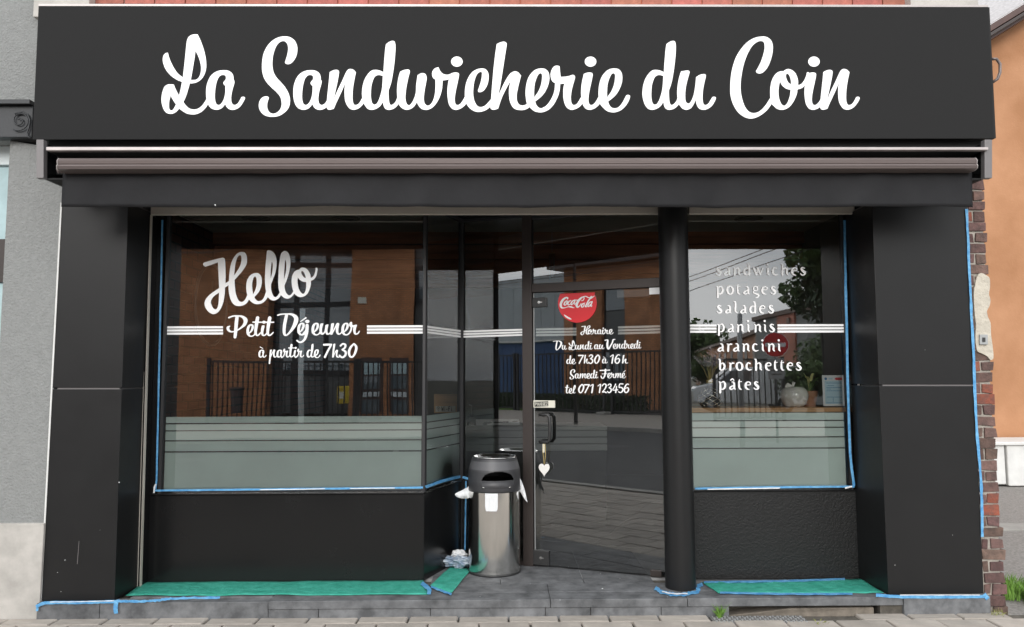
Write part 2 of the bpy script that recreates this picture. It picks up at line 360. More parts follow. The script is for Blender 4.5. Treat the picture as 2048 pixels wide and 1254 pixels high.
def stroke(pts, n=4, ws=1.0):
    """pen stroke: (x, y, width) points -> closed outline with round ends"""
    A = np.array(pts, float); xy = spline([tuple(p[:2]) for p in pts], False, n)
    w = np.interp(np.linspace(0, len(pts) - 1, len(xy)), range(len(pts)), A[:, 2]) * 0.5 * ws
    d = np.gradient(xy, axis=0); d /= np.maximum(np.linalg.norm(d, axis=1), 1e-6)[:, None]; nn = np.stack([-d[:, 1], d[:, 0]], 1)
    Lf = xy + nn * w[:, None]; Rt = xy - nn * w[:, None]
    def cap(c, dd, nv, ww):
        return [c + nv * ww * math.cos(t) + dd * ww * math.sin(t) for t in (math.pi * .2, math.pi * .4, math.pi * .6, math.pi * .8)]
    return np.array(list(Lf) + cap(xy[-1], d[-1], nn[-1], w[-1]) + list(Rt[::-1]) + cap(xy[0], -d[0], -nn[0], w[0]))
def winding(poly, pts):
    w = np.zeros(len(pts), int); x, y = pts[:, 0], pts[:, 1]
    a = poly; b = np.roll(poly, -1, 0)
    for (x0, y0), (x1, y1) in zip(a, b):
        up = (y0 <= y) & (y1 > y); dn = (y0 > y) & (y1 <= y)
        cr_ = (x1 - x0) * (y - y0) - (x - x0) * (y1 - y0)
        w += (up & (cr_ > 0)).astype(int) - (dn & (cr_ < 0)).astype(int)
    return w
def fill(pos, neg=()):
    vs_, es = [], []
    for p in list(pos) + list(neg):
        k = len(vs_); vs_ += [Vector((float(a), float(b))) for a, b in p]; es += [(k + i, k + (i + 1) % len(p)) for i in range(len(p))]
    r = delaunay_2d_cdt(vs_, es, [], 0, 1e-4)
    V = np.array([tuple(v) for v in r[0]]); T = [t for t in r[2]]
    c = np.array([V[list(t)].mean(0) for t in T]); keep = np.zeros(len(T), bool)
    for p in pos: keep |= winding(np.asarray(p), c) != 0
    for p in neg: keep &= winding(np.asarray(p), c) == 0
    return V, [T[i] for i in range(len(T)) if keep[i]]
def ell(cx, cy, rx, ry, n=20):
    return np.array([(cx + rx * math.cos(2 * math.pi * i / n), cy + ry * math.sin(2 * math.pi * i / n)) for i in range(n)])
def outline(outers, holes=(), extra=()):
    return fill([spline(o) for o in outers] + list(extra), [spline(h) for h in holes])
G = {}       # script alphabet; y runs down, baseline 1064, x-height about 560; each has (V, T, left x, advance)
def put(k, vt, x0, adv): G[k] = (vt[0], vt[1], x0, adv)
c = 1
put('L', outline([[(535,117,c),(570,190),(605,285),(632,390),(643,490),(638,560),(615,630),(575,685),(520,720),(465,732),(437,732,c),(415,810),(390,890),(356,966,c),(390,1010),(430,1045),(485,1059),(540,1048),(590,1010),(620,970),(650,920,c),(690,950,c),(665,993,c),(630,1045),(580,1090),(520,1117),(465,1122),(400,1110),(350,1083),(304,1048,c),(270,1085),(235,1107),(190,1115),(140,1098),(105,1050),(85,985),(80,930),(88,860),(112,785),(130,762),(165,745),(205,743),(236,747,c),(262,810),(301,885,c),(322,800),(338,713,c),(270,685),(200,635),(140,565),(108,495),(97,430),(105,385),(130,355),(162,346,c),(175,400),(205,475),(245,550),(290,610),(349,657,c),(365,520),(380,380),(393,250),(402,190),(425,145),(465,122),(500,116)]],
    [[(508,323,c),(540,385),(565,460),(577,530),(572,600),(550,655),(515,685),(475,689),(450,688,c),(475,540),(495,420)],[(197,886,c),(225,940),(263,996,c),(240,1040),(220,1065),(200,1071),(182,1055),(176,1015),(180,950)]]), 80, 561)
put('a', outline([[(870,566),(930,577),(970,610),(984,650),(985,682,c),(995,700),(994,735),(975,800),(960,870),(955,930),(965,980),(995,1003),(1035,985),(1065,940),(1085,905),(1105,899),(1125,905),(1129,920),(1110,960),(1075,1015),(1030,1050),(975,1065),(930,1055),(900,1030),(880,992,c),(855,1025),(825,1050),(770,1064),(715,1050),(685,1025),(665,993),(648,940),(641,890),(642,800),(655,730),(690,650),(740,600),(800,573)]],
    [[(855,626),(885,640),(887,680),(860,715),(858,735),(870,755),(883,760,c),(880,850),(862,930),(830,985),(795,1003),(765,980),(752,915),(754,830),(765,750),(790,670),(820,635)]]), 641, 415)
put('S', outline([[(440,142),(500,152),(560,195),(590,260),(594,320),(580,390),(550,445),(515,480),(480,492),(450,485),(438,470),(445,445),(465,380),(478,300),(470,245),(445,210),(410,201),(365,222),(325,275),(295,360),(282,450),(283,530),(300,600),(335,660),(390,720),(440,780),(480,850),(500,920),(500,985),(480,1045),(430,1100),(360,1140),(270,1152),(190,1135),(140,1095),(113,1040),(112,985),(130,935),(160,905),(200,894),(228,900),(236,918),(222,960),(215,1015),(225,1065),(250,1098),(290,1111),(335,1098),(375,1060),(395,1005),(393,950),(375,895),(330,840),(270,785),(210,720),(170,650),(152,570),(150,490),(160,400),(185,320),(235,240),(300,182),(370,150)]]), 112, 431)
n_out = [(731,590,c),(770,570),(810,561),(840,570),(848,592),(835,680),(810,800),(780,940,c),(815,850),(880,715),(940,585),(965,557),(990,550),(1030,562),(1060,592,c),(1040,690),(1025,780),(1018,880),(1020,950),(1035,995),(1060,1003),(1095,985),(1125,940),(1145,905),(1165,899),(1183,905),(1187,920),(1170,960),(1130,1015),(1085,1050),(1030,1063),(985,1050),(950,1010),(925,950),(917,870),(918,790),(930,717,c),(900,790),(850,900),(810,985),(783,1050,c),(740,1062),(705,1057),(693,1030),(695,950),(710,800),(722,690)]
put('n', outline([n_out]), 690, 445)
put('p', fill([spline(n_out), stroke([(790,610,95),(745,1000,95),(700,1430,85)])]), 690, 445)
put('d', outline([[(440,562),(490,568),(545,590,c),(550,500),(558,400),(567,300),(577,240,c),(610,215),(650,199),(680,203),(693,235),(696,290),(690,400),(678,510),(660,630),(640,730),(610,818,c),(609,870),(615,950),(625,990),(640,1003),(670,990),(700,955),(718,910),(735,892),(752,900),(757,925),(737,985),(700,1030),(660,1055),(605,1064),(570,1050),(550,1020),(539,965,c),(500,1020),(450,1052),(395,1064),(350,1052),(320,1020),(300,983),(280,915),(275,850),(285,760),(310,680),(350,615),(395,572)]],
    [[(485,627),(537,638,c),(532,740),(520,830),(490,930),(460,985),(430,998),(405,980),(390,920),(388,850),(395,760),(415,690),(440,645)]]), 275, 439)
put('w', outline([[(755,585,c),(790,568),(840,557),(868,563),(876,585),(860,650),(835,770),(822,870),(823,940),(840,990),(865,1007),(890,990),(925,930),(950,850),(955,750),(973,630,c),(1010,608),(1045,603),(1075,620),(1087,660),(1080,720),(1060,830),(1052,920),(1062,980),(1095,1010),(1130,1000),(1165,950),(1190,860),(1197,770),(1196,685,c),(1165,660),(1153,610),(1165,570),(1195,540),(1235,529,c),(1262,585),(1300,615),(1345,623),(1385,615,c),(1400,668,c),(1370,678),(1330,690),(1287,695,c),(1280,790),(1255,890),(1215,970),(1165,1030),(1110,1060),(1070,1064),(1020,1050),(985,1010),(964,968,c),(930,1020),(890,1050),(835,1064),(790,1050),(755,1020),(735,988),(720,915),(714,830),(722,720),(740,630)]]), 714, 633)
i_out = [(110,613,c),(150,598),(190,595),(217,605),(222,628),(205,720),(183,820),(170,910),(172,970),(187,998),(210,1003),(240,985),(270,945),(295,900),(308,890),(322,897),(328,920),(312,983),(270,1030),(225,1055),(180,1064),(135,1050),(110,1020),(92,983),(78,900),(76,820),(85,730)]
put('i', fill([spline(i_out), ell(195,459,73,64)]), 76, 218)
put('c', outline([[(655,544),(700,556),(730,600),(736,660),(728,720),(705,780),(670,825),(630,843),(605,838),(601,822),(615,780),(640,700),(652,620),(648,593),(630,589),(600,605),(570,660),(550,740),(542,830),(545,900),(565,970),(600,1018),(640,1029),(690,1010),(735,965),(765,930),(790,905,c),(800,960,c),(757,1025,c),(720,1055),(670,1080),(605,1091),(550,1078),(500,1045),(457,987),(440,920),(437,840),(448,750),(480,660),(530,590),(590,555)]]), 437, 320)
put('h', outline([[(836,240,c),(880,217),(925,208),(955,220),(962,245),(945,360),(920,520),(890,710),(857,885,c),(895,800),(950,690),(1000,615),(1040,587),(1070,580),(1105,592),(1142,635,c),(1120,720),(1095,830),(1087,900),(1097,965),(1125,1000),(1165,1009),(1205,995),(1240,955),(1262,960),(1262,990),(1240,1035),(1190,1062),(1130,1067),(1070,1055),(1030,1020),(1000,950),(990,860),(993,790),(1008,705,c),(960,790),(910,890),(880,970),(855,1048,c),(820,1060),(785,1062),(762,1050),(757,1025,c),(765,930),(780,740),(800,520),(820,350)]]), 757, 441)
put('e', outline([[(490,544),(545,553),(580,590),(594,650),(585,730),(550,820),(500,890),(415,960,c),(430,1000),(460,1035),(500,1044),(545,1030),(590,980),(620,925),(645,882),(668,876),(688,885),(690,905),(670,960),(630,1020),(580,1065),(520,1091),(470,1096),(410,1082),(360,1045),(313,985),(298,910),(294,840),(305,740),(335,650),(390,580),(440,552)]],
    [[(483,605),(500,620),(500,680),(485,760),(450,840),(402,908,c),(402,840),(410,740),(435,660),(460,615)]]), 294, 316)
put('r', outline([[(465,509),(497,517,c),(502,580),(510,650,c),(570,647),(620,637),(665,625),(690,645),(680,700),(655,790),(640,880),(642,960),(660,998),(685,1003),(715,985),(745,940),(768,903),(785,890),(800,900),(803,920),(782,983),(740,1030),(700,1052),(650,1064),(605,1050),(570,1010),(548,940),(541,860),(545,790),(556,735,c),(505,740,c),(440,730,c),(405,705),(385,650),(385,600),(405,545),(435,515)],
    [(440,725,c),(430,830),(390,930),(330,1010),(273,1044,c),(250,1096,c),(340,1070),(410,1010),(465,920),(495,830),(505,735,c)]]), 385, 380)
put('u', outline([[(388,583,c),(430,574),(475,570),(495,580),(493,610),(470,690),(450,780),(442,880),(450,960),(480,984),(505,970),(540,900),(565,780),(578,652,c),(620,627),(665,615),(695,620),(701,640),(685,710),(665,820),(660,920),(670,985),(695,1003),(730,985),(765,930),(785,903),(805,899),(822,905),(827,920),(800,980),(770,1020),(720,1053),(670,1064),(620,1050),(590,1010),(571,938,c),(545,1000),(510,1045),(460,1064),(415,1053),(385,1025),(362,990),(345,920),(340,840),(350,730),(370,640)]]), 340, 425)
put('C', outline([[(600,143),(660,155),(705,195),(725,255),(724,330),(705,420),(665,520),(620,580),(585,603),(555,609),(525,600),(514,578),(530,550),(575,460),(608,360),(622,280),(613,220),(580,200),(530,212),(470,260),(415,350),(365,480),(335,620),(322,740),(325,840),(345,940),(380,1030),(430,1088),(490,1104),(560,1080),(630,1010),(692,915,c),(740,930,c),(713,987,c),(650,1070),(560,1140),(490,1168),(435,1173),(370,1155),(290,1095),(230,1000),(197,900),(190,800),(197,660),(220,530),(265,400),(330,295),(410,210),(500,160)]]), 190, 501)
put('o', outline([[(860,578,c),(885,560),(920,551),(965,565),(1005,600),(1030,650),(1042,700),(1042,755,c),(1080,740),(1120,690),(1145,630),(1152,597),(1165,590),(1180,600),(1185,620),(1175,655),(1160,700),(1133,750),(1090,790),(1035,808,c),(1025,870),(990,950),(940,1020),(885,1055),(830,1064),(780,1052),(740,1020),(712,987),(695,915),(691,830),(700,740),(725,665),(765,610),(810,583)]],
    [[(905,609),(930,630),(950,690),(953,745,c),(920,720),(895,670),(890,630)],[(815,708,c),(840,755),(890,797),(948,813,c),(940,880),(915,960),(885,1003),(860,1010),(830,985),(805,920),(797,850),(800,780)]]), 691, 431)
# letters written on the windows (first traced at their own slant, then set upright)
H_out = [(70,255),(380,173),(415,185),(427,215),(435,350),(437,500),(434,610,c),(492,572,c),(500,450),(520,320),(560,200),(620,115),(670,83),(715,75),(765,90),(795,140),(804,210),(795,280),(760,350),(690,440),(590,553,c),(595,660),(610,780),(635,860),(665,910),(705,928),(745,915),(780,870),(810,800,c),(840,830,c),(835,885,c),(800,945),(740,985),(660,1000),(590,980),(540,925),(505,830),(490,740),(486,643,c),(428,685,c),(420,800),(400,920),(360,1030),(310,1100),(260,1130),(215,1135),(150,1100),(95,1030),(77,960),(95,890),(160,810),(240,750),(325,692,c),(322,600),(315,450),(305,253,c),(110,322),(80,322),(55,300),(55,270)]
H_holes = [[(685,130),(702,150),(706,200),(700,260),(680,320),(640,390),(585,475,c),(590,400),(605,280),(630,190),(660,140)],[(325,770,c),(322,850),(315,950),(300,1020),(275,1053),(245,1050),(210,1010),(187,945),(195,890),(230,840),(270,805)]]
l2_out = [(1440,58),(1490,75),(1520,120),(1540,200),(1540,300),(1520,420),(1485,540),(1440,650,c),(1450,720),(1475,780),(1515,815),(1550,805),(1585,760),(1600,720,c),(1620,770,c),(1575,830),(1530,863),(1490,873),(1440,860),(1400,830),(1383,815),(1350,740),(1335,620),(1337,480),(1345,330),(1365,180),(1390,95)]
l2_hole = [(1455,210),(1470,260),(1472,330),(1465,420),(1435,540,c),(1435,450),(1440,350),(1447,260)]
l1_out = [(1145,55,c),(1175,48),(1230,65),(1280,120),(1305,210),(1305,320),(1285,430),(1245,540),(1210,635,c),(1215,720),(1235,790),(1260,835),(1290,845),(1325,820),(1360,765,c),(1385,800,c),(1350,860),(1300,892),(1260,905),(1210,893),(1175,865),(1155,845),(1130,770),(1112,650),(1108,500),(1115,350),(1128,200),(1138,100)]
l1_hole = [(1228,245),(1240,290),(1238,360),(1228,440),(1205,525,c),(1205,430),(1212,330),(1220,270)]
hello_H = outline([H_out], H_holes); hello_l1 = outline([l1_out], [l1_hole]); hello_l2 = outline([l2_out], [l2_hole])
def affine(vt, s, ang, src, dst):
    ca, sa = math.cos(ang), math.sin(ang); V = vt[0] - np.array(src)
    return (np.stack([(V[:, 0] * ca + V[:, 1] * sa) * s, (-V[:, 0] * sa + V[:, 1] * ca) * s], 1) + np.array(dst), vt[1])
A9 = math.radians(9)
put('H', affine(hello_H, 1 / 0.966, -A9, (665, 1000), (665, 1090)), 60, 640)
put('l', affine(hello_l2, 1 / 0.966, -A9, (1490, 873), (1490, 1064)), 1335, 250)
def st(k, strokes, s, src, x0, adv, extra=()):
    """strokes given in their own tracing scale; s converts to alphabet units, src = (x, baseline y)"""
    P = [stroke([((x - src[0]) * s, (y - src[1]) * s + 1064, w * s) for x, y, w in q]) for q in strokes]
    P += [ell((x - src[0]) * s, (y - src[1]) * s + 1064, rx * s, ry * s) for x, y, rx, ry in extra]
    put(k, fill(P), x0, adv)
st('t', [[(878,195,78),(855,330,80),(835,480,68),(832,570,60),(850,625,46),(885,632,36),(925,600,32),(958,560,28)],[(770,305,36),(968,305,32)]], 1.724, (800,655), 0, 268)
st('P', [[(180,405,26),(140,440,68),(155,505,60),(215,545,36),(285,538,28)],[(350,175,78),(333,350,80),(318,550,75),(303,680,68)],[(160,190,38),(250,155,38),(380,145,32),(480,172,60),(548,245,95),(530,350,75),(450,440,45),(350,515,28)]], 1.724, (105,655), 0, 800)
st('D', [[(1385,170,36),(1450,148,36),(1600,138,30),(1720,155,60),(1803,230,100),(1800,340,100),(1740,480,75),(1660,600,48),(1590,668,34),(1550,665,50),(1532,600,66),(1537,450,72),(1560,300,74),(1588,165,68)]], 1.724, (1375,660), 0, 790)
st('j', [[(445,378,70),(440,500,75),(425,620,66),(390,730,52),(330,795,45),(270,808,40),(212,765,38)],[(410,520,28),(350,600,34)]], 1.724, (400,620), 0, 250, [(450,285,50,42)])
st('m', [[(785,610,100),(735,1015,90)],[(745,1000,40),(870,700,42),(935,600,70),(985,620,95),(955,800,95),(935,1015,85)],[(945,1000,40),(1070,700,42),(1135,600,70),(1185,620,95),(1155,780,95),(1150,940,85),(1180,1030,60),(1240,1010,50),(1305,920,44)]], 1.0, (700,1064), 0, 570)
st('F', [[(1085,478,30),(1335,468,26)],[(1225,450,44),(1217,560,45),(1198,650,36),(1160,708,28),(1125,690,30),(1112,645,32)],[(1135,580,20),(1262,572,18)]], 3.45, (1085,700), 0, 640)
st('V', [[(1185,442,20),(1235,436,28),(1228,520,38),(1233,595,38),(1252,628,28),(1290,560,24),(1325,490,28),(1340,430,26),(1372,424,18)]], 4.8, (1180,622), 0, 740)
dg = {'0': [[(600,876,26),(548,930,38),(518,1010,44),(540,1085,32),(585,1085,28),(630,1010,40),(645,930,42),(610,876,28),(598,876,26)]],
 '7': [[(678,886,34),(805,884,32)],[(803,890,30),(740,1000,32),(695,1090,36)]], '1': [[(828,922,20),(905,875,26),(893,960,38),(872,1092,36)]],
 '2': [[(1148,920,28),(1185,872,28),(1238,875,32),(1255,920,38),(1220,1000,32),(1150,1085,26),(1205,1075,30),(1255,1095,34)]],
 '3': [[(1290,905,28),(1330,872,26),(1375,890,36),(1368,935,32),(1320,970,24)],[(1320,970,24),(1378,1005,36),(1372,1065,36),(1320,1098,28),(1273,1065,28)]],
 '4': [[(1500,875,30),(1465,950,28),(1418,1028,24),(1560,1025,28)],[(1528,935,32),(1503,1092,36)]],
 '5': [[(1718,872,28),(1628,874,28),(1607,965,26),(1655,958,30),(1712,1000,38),(1700,1065,36),(1640,1098,28),(1592,1075,26)]],
 '6': [[(1870,885,26),(1828,873,26),(1770,945,38),(1748,1030,42),(1772,1090,32),(1830,1088,34),(1868,1020,38),(1840,968,28),(1775,995,22)]]}
dx = {'0': (495, 165), '7': (670, 150), '1': (820, 120), '2': (1135, 145), '3': (1265, 150), '4': (1410, 165), '5': (1585, 150), '6': (1730, 165)}
for k, q in dg.items(): st(k, q, 3.68, (dx[k][0], 1100), 0, dx[k][1] * 3.68)
def accent(base, name, strokes):
    V, T, x0, adv = G[base]; a = fill([stroke(q) for q in strokes]); n0 = len(V)
    G[name] = (np.vstack([V, a[0]]), list(T) + [tuple(i + n0 for i in t) for t in a[1]], x0, adv)
accent('a', 'à', [[(745,395,45),(905,490,38)]]); accent('e', 'é', [[(640,330,60),(430,490,38)]])
# serif menu alphabet, baseline 345, units 1/9.645 photo px
SG = {}
def sg(k, x0, strokes, base=345, extra=()):
    P = [stroke([(x - x0, y - base, w) for x, y, w in q], 3) for q in strokes] + [ell(x - x0, y - base, r, r, 12) for x, y, r in extra]
    SG[k] = fill(P)
sg('s', 110, [[(197,208,16),(160,196,24),(137,220,36),(165,258,46),(203,295,44),(193,330,28),(150,338,20),(120,312,18)]])
a_s = [[(322,200,14),(355,205,26),(368,250,36),(366,315,36),(388,338,18)],[(358,265,12),(305,290,28),(285,318,34),(308,340,24),(355,322,14)]]
sg('a', 265, a_s); sg('â', 265, a_s + [[(300,168,20),(332,140,22),(362,168,20)]])
sg('n', 445, [[(452,202,12),(474,208,24),(478,260,36),(476,336,36)],[(490,225,14),(532,202,28),(560,235,36),(558,310,36),(582,338,16)]])
sg('d', 640, [[(745,215,14),(700,206,22),(662,250,38),(668,312,38),(705,337,24),(748,318,14)],[(718,128,14),(742,130,26),(755,200,36),(755,332,36)]])
sg('w', 830, [[(845,205,36),(895,325,36)],[(895,325,20),(925,230,18)],[(915,205,34),(972,325,36)],[(972,325,18),(1015,202,20)]])
sg('i', 1090, [[(1096,202,12),(1116,212,30),(1118,310,34),(1140,338,16)]], 345, [(1110,134,21)])
sg('c', 1200, [[(1278,212,26),(1240,200,22),(1212,245,38),(1218,305,38),(1262,336,26),(1312,325,10)]])
h_s = [[(1370,128,14),(1393,138,28),(1398,230,36),(1396,336,36)],[(1410,225,14),(1452,202,28),(1483,235,36),(1481,310,36),(1505,338,16)]]
sg('h', 1365, h_s)
sg('e', 1565, [[(1592,258,16),(1670,252,16),(1672,218,26),(1632,198,20),(1590,228,34),(1583,285,40),(1608,328,32),(1655,342,12)]])
sg('p', 120, [[(124,562,12),(146,572,28),(152,660,36),(152,768,36)],[(168,578,14),(212,560,26),(243,610,40),(232,678,38),(195,706,22),(165,698,14)]], 712)
sg('o', 315, [[(388,555,20),(345,580,34),(333,635,42),(352,688,34),(390,708,20),(428,688,34),(443,635,42),(425,580,34),(386,555,20)]], 712)
sg('t', 515, [[(542,520,12),(533,560,28),(536,660,36),(552,700,28),(583,706,12)],[(522,562,14),(578,560,16)]], 712)
sg('g', 820, [[(870,556,18),(838,588,30),(848,628,26),(880,645,18),(912,622,28),(908,574,28),(868,556,18)],[(912,566,14),(940,552,14)],[(850,645,14),(836,678,26),(880,698,30),(932,722,36),(928,756,24),(880,778,12)]], 712)
sg('l', 455, [[(458,852,14),(482,856,26),(492,930,36),(490,1030,36),(520,1070,16)]], 1077)
sg('r', 445, [[(452,202,12),(474,208,24),(478,260,36),(476,336,36)],[(488,232,14),(518,204,28),(546,210,22)]])
sg('b', 1365, [[(1370,128,14),(1393,138,28),(1398,230,36),(1400,322,32)],[(1410,225,14),(1455,206,26),(1484,262,40),(1465,318,36),(1430,337,20),(1398,328,20)]])

def lay(items, plane, off, name, parent, m):
    """items: list of (V, T, fn) where fn maps alphabet units to photo px; every second letter sits 0.3 mm prouder"""
    mb = MB()
    for k, (V, T, fn) in enumerate(items):
        pts = [plane.hit(*fn(x, y), off + 0.0003 * (k % 2)) for x, y in V]
        fs = []
        for t in T:
            a, b, c_ = (pts[i] for i in t)
            fs.append(tuple(t) if (b - a).cross(c_ - a).dot(plane.n) > 0 else tuple(t)[::-1])
        mb.add(pts, fs)
    return mb.build(name, m, parent)
def script_line(text, xs, xe, yb, sc, plane, off, name, parent, m, slope=0.0, space=330):
    """script text from photo x xs to xe, baseline yb, sc = photo px per alphabet unit"""
    pos = []; cur = 0
    for k, ch in enumerate(text):
        if ch == ' ': cur += space; continue
        V, T, x0, adv = G[ch]
        pos.append((ch, cur - x0)); cur += adv
    lo = min(G[ch][0][:, 0].min() + d for ch, d in pos); hi = max(G[ch][0][:, 0].max() + d for ch, d in pos)
    kx = (xe - xs) / (hi - lo); items = []
    for ch, d in pos:
        items.append((G[ch][0], G[ch][1], (lambda x, y, d=d: (xs + (x + d - lo) * kx, yb + (y - 1064) * sc + slope * (x + d - lo) * kx))))
    return lay(items, plane, off, name, parent, m)
# ================================================================ SETTING: ground sheets
def sheet(name, x0, x1, y0, y1, z, m, parent=None):
    return MB().add([(x0, y0, z), (x1, y0, z), (x1, y1, z), (x0, y1, z)], [(0, 1, 2, 3)]).build(name, m, parent)
o = tag(sheet('ground', -300, 300, -300, 200, -0.16, M['earth']), kind='structure')
o = tag(sheet('road', -120, 120, -13.6, -3.62, -0.12, M['asphalt']), kind='structure')
o = tag(sheet('yard_ground', 3.32, 30, -0.9, 30, -0.045, M['gravel']), kind='structure')
def kerb_line(name, y0, y1, xa, xb, ztop, step=1.0):
    base = tag(MB().box(xa, xb, y0, y1, -0.3, ztop - 0.03).build(name, M['joint']), kind='structure')
    me = MB().box(0.004, step - 0.004, y0 - 0.002, y1 + 0.002, -0.2, ztop).mesh('kerb_stone', M['kerb'])
    x = xa
    while x < xb - 0.5:
        k = link('kerb_stone', me, base); k.location = (x, 0, 0); x += step
kerb_line('near_kerb', -3.62, -3.47, -12, 8, 0.0)
kerb_line('far_kerb', -13.75, -13.6, -30, 20, 0.0)
for k, (x, y, l) in enumerate([(-9.5, -8.4, 2.4), (-15, -8.4, 2.4), (-4, -8.4, 2.4), (5, -8.4, 2.4)]):
    pass
mk = MB()
for x in range(-60, -30, 5): mk.add([(x, -8.47, -0.116), (x + 2.4, -8.47, -0.116), (x + 2.4, -8.35, -0.116), (x, -8.35, -0.116)], [(0, 1, 2, 3)])
for x in range(-30, -27): mk.add([(x * .95 + 1, -12.9, -0.116), (x * .95 + 1.5, -12.9, -0.116), (x * .95 + 1.5, -9.6, -0.116), (x * .95 + 1, -9.6, -0.116)], [(0, 1, 2, 3)])
tag(mk.build('road_marking', M['marking']), kind='structure')

# pavement in front of the shop: separate pavers in running bond
pav = tag(MB().box(-12, 8, -3.47, -0.012, -0.2, -0.022).build('pavement', M['joint']), kind='structure')
pv = []
for k in range(5):
    w, d = 0.322, 0.292; mb = MB(); q = 0.006
    cs = [(q + R.uniform(-.002, .003), q + R.uniform(-.002, .003)), (w - q + R.uniform(-.003, .002), q + R.uniform(-.002, .003)), (w - q + R.uniform(-.003, .002), d - q + R.uniform(-.003, .002)), (q + R.uniform(-.002, .003), d - q + R.uniform(-.003, .002))]
    ins = [(a + (0.006 if a < w / 2 else -0.006), b + (0.006 if b < d / 2 else -0.006)) for a, b in cs]
    v = [(a, b, -0.05) for a, b in cs] + [(a, b, -0.006) for a, b in cs] + [(a, b, 0.0) for a, b in ins]
    mb.add(v, [(0, 1, 5, 4), (1, 2, 6, 5), (2, 3, 7, 6), (3, 0, 4, 7), (4, 5, 9, 8), (5, 6, 10, 9), (6, 7, 11, 10), (7, 4, 8, 11), (8, 9, 10, 11)])
    pv.append(mb.mesh('paver', M['paver']))
for r in range(12):
    y1 = -0.145 - 0.292 * (r - 1) if r else -0.02
    for i in range(-14, 10):
        if r == 0 and (i * 0.322 + 0.16 > 1.25 and i * 0.322 < 2.25): continue
        o = link('paver', pv[R.randrange(5)], pav)
        off = 0.322 * (0.5 if r % 2 else 0.08)
        o.location = (i * 0.322 + off, y1 - 0.292, R.uniform(-0.003, 0.002)); o.rotation_euler = (R.uniform(-.006, .006), R.uniform(-.006, .006), R.uniform(-.005, .005))
        if r == 0: o.scale = (1, 0.125 / 0.292, 1); o.location.y = -0.145
rest = MB()
for (xa, xb) in ((-12, -4.55), (3.4, 8)): rest.box(xa, xb, -3.465, -0.02, -0.03, -0.001)
tag(rest.build('far_paving', M['paver'], pav), kind='stuff')

# ================================================================ DOORSTEP of blue limestone
xl, xr = at(80, 1200, 0).x, at(1972, 1200, 0).x
step = tag(MB().box(xl + .01, 1.27, -0.02, 2.2, -0.15, STEP - 0.022).box(1.27, 2.45, 0.12, 2.2, -0.15, STEP - .05).box(2.45, xr - 0.01, -0.02, .9, -.15, STEP - .022).build('doorstep', M['joint']), kind='structure')
def stones(xs, y0, y1, z0, z1, bev=0.004):
    for a, b in zip(xs[:-1], xs[1:]):
        MB().box(a + 0.0015, b - 0.0015, y0, y1, z0, z1).build('step_stone', M['stone'], step, bevel=bev)
X = lambda px: at(px, 1210, 0).x
stones([xl, X(205), X(540)], -0.035, 0.06, -0.05, STEP - 0.006)
stones([X(540), X(1100), X(1372), X(1800)], -0.045, 0.13, 0.054, STEP)
stones([X(540), X(640), X(862), X(1090), X(1180), X(1320), X(1455)], -0.038, 0.10, -0.04, 0.0525)
stones([X(1800), xr], -0.05, 0.06, -0.05, STEP + 0.006)
stones([X(262), X(560), X(850), X(1100), X(1372), X(1750)], 0.132, 0.335, 0.02, STEP)
stones([X(250), X(540)], 0.062, 0.13, 0.02, STEP)
stones([X(1372), X(1790)], 0.1305, 0.1315, 0.02, STEP - .003, 0)
stones([X(850), X(1000), X(1180), X(1330)], 0.337, 1.3, 0.02, STEP - 0.001)
rc = MB().slab([(1.30, 0.02, -.04), (2.42, 0.0, -.04), (2.42, .0, .03), (1.86, .0, .026)], (0, .12, 0)).build('broken_concrete', M['concrete'], step, bevel=.006)
gp = at(1450, 1240, -.12).x; gq = at(1615, 1240, -.12).x
gr = thing('pavement_grate', 'grey chequered metal cover plate sunk in the paving beside a weed tuft', 'grate', (0, 0, 0))
MB().box(1.32, 1.92, -0.19, -0.05, -0.03, -0.004).build('plate', M['greypatch'], gr)
st_ = MB()
for i in range(24):
    for j in range(5):
        x = 1.335 + i * 0.0245; y = -0.18 + j * 0.027
        st_.box(x, x + .014, y, y + 0.006, -0.004, 0.001) if (i + j) % 2 else st_.box(x, x + .006, y, y + .014, -.004, .001)
tag(st_.build('raised_stud', M['galv'], gr), kind='stuff')

# ================================================================ SHOP BUILDING
shop = thing('shop_building', 'shop front clad in black panels with large glass windows and a recessed glass door', 'shop', (0, 0, 0))
def P4(a, b, c_, d, Y):   # photo corners bl br tr tl on the plane y=Y
    return [at(*a, Y), at(*b, Y), at(*c_, Y), at(*d, Y)]
def pillar(parts, depth):
    for q in parts:
        MB().slab(P4(*q, 0), (0, depth, 0)).build('pillar_panel', M['black'], shop, bevel=0.003)
# left pillar (upper, lower), right pillar
pillar([((103, 775.5), (244, 775.5), (257, 405), (124, 405)), ((82, 1201), (229, 1201), (243.6, 778.5), (102.7, 778.5))], 0.415)
pillar([((1758, 769), (1949, 769), (1934, 405), (1744, 405)), ((1777, 1192), (1968, 1190), (1949.3, 772), (1758.6, 772))], 0.415)
MB().slab(P4((100, 1195), (225, 1195), (252, 400), (128, 400), 0.006), (0, 0.40, 0)).build('pillar_core', M['greyplate'], shop)
MB().slab(P4((1782, 1188), (1960, 1188), (1930, 400), (1750, 400), 0.006), (0, 0.4, 0)).build('pillar_core', M['greyplate'], shop)
MB().slab(P4((79.5, 1201), (82.5, 1201), (124, 405), (121, 405), -0.004), (0, 0.02, 0)).build('edge_strip', M['whiteblock'], shop)
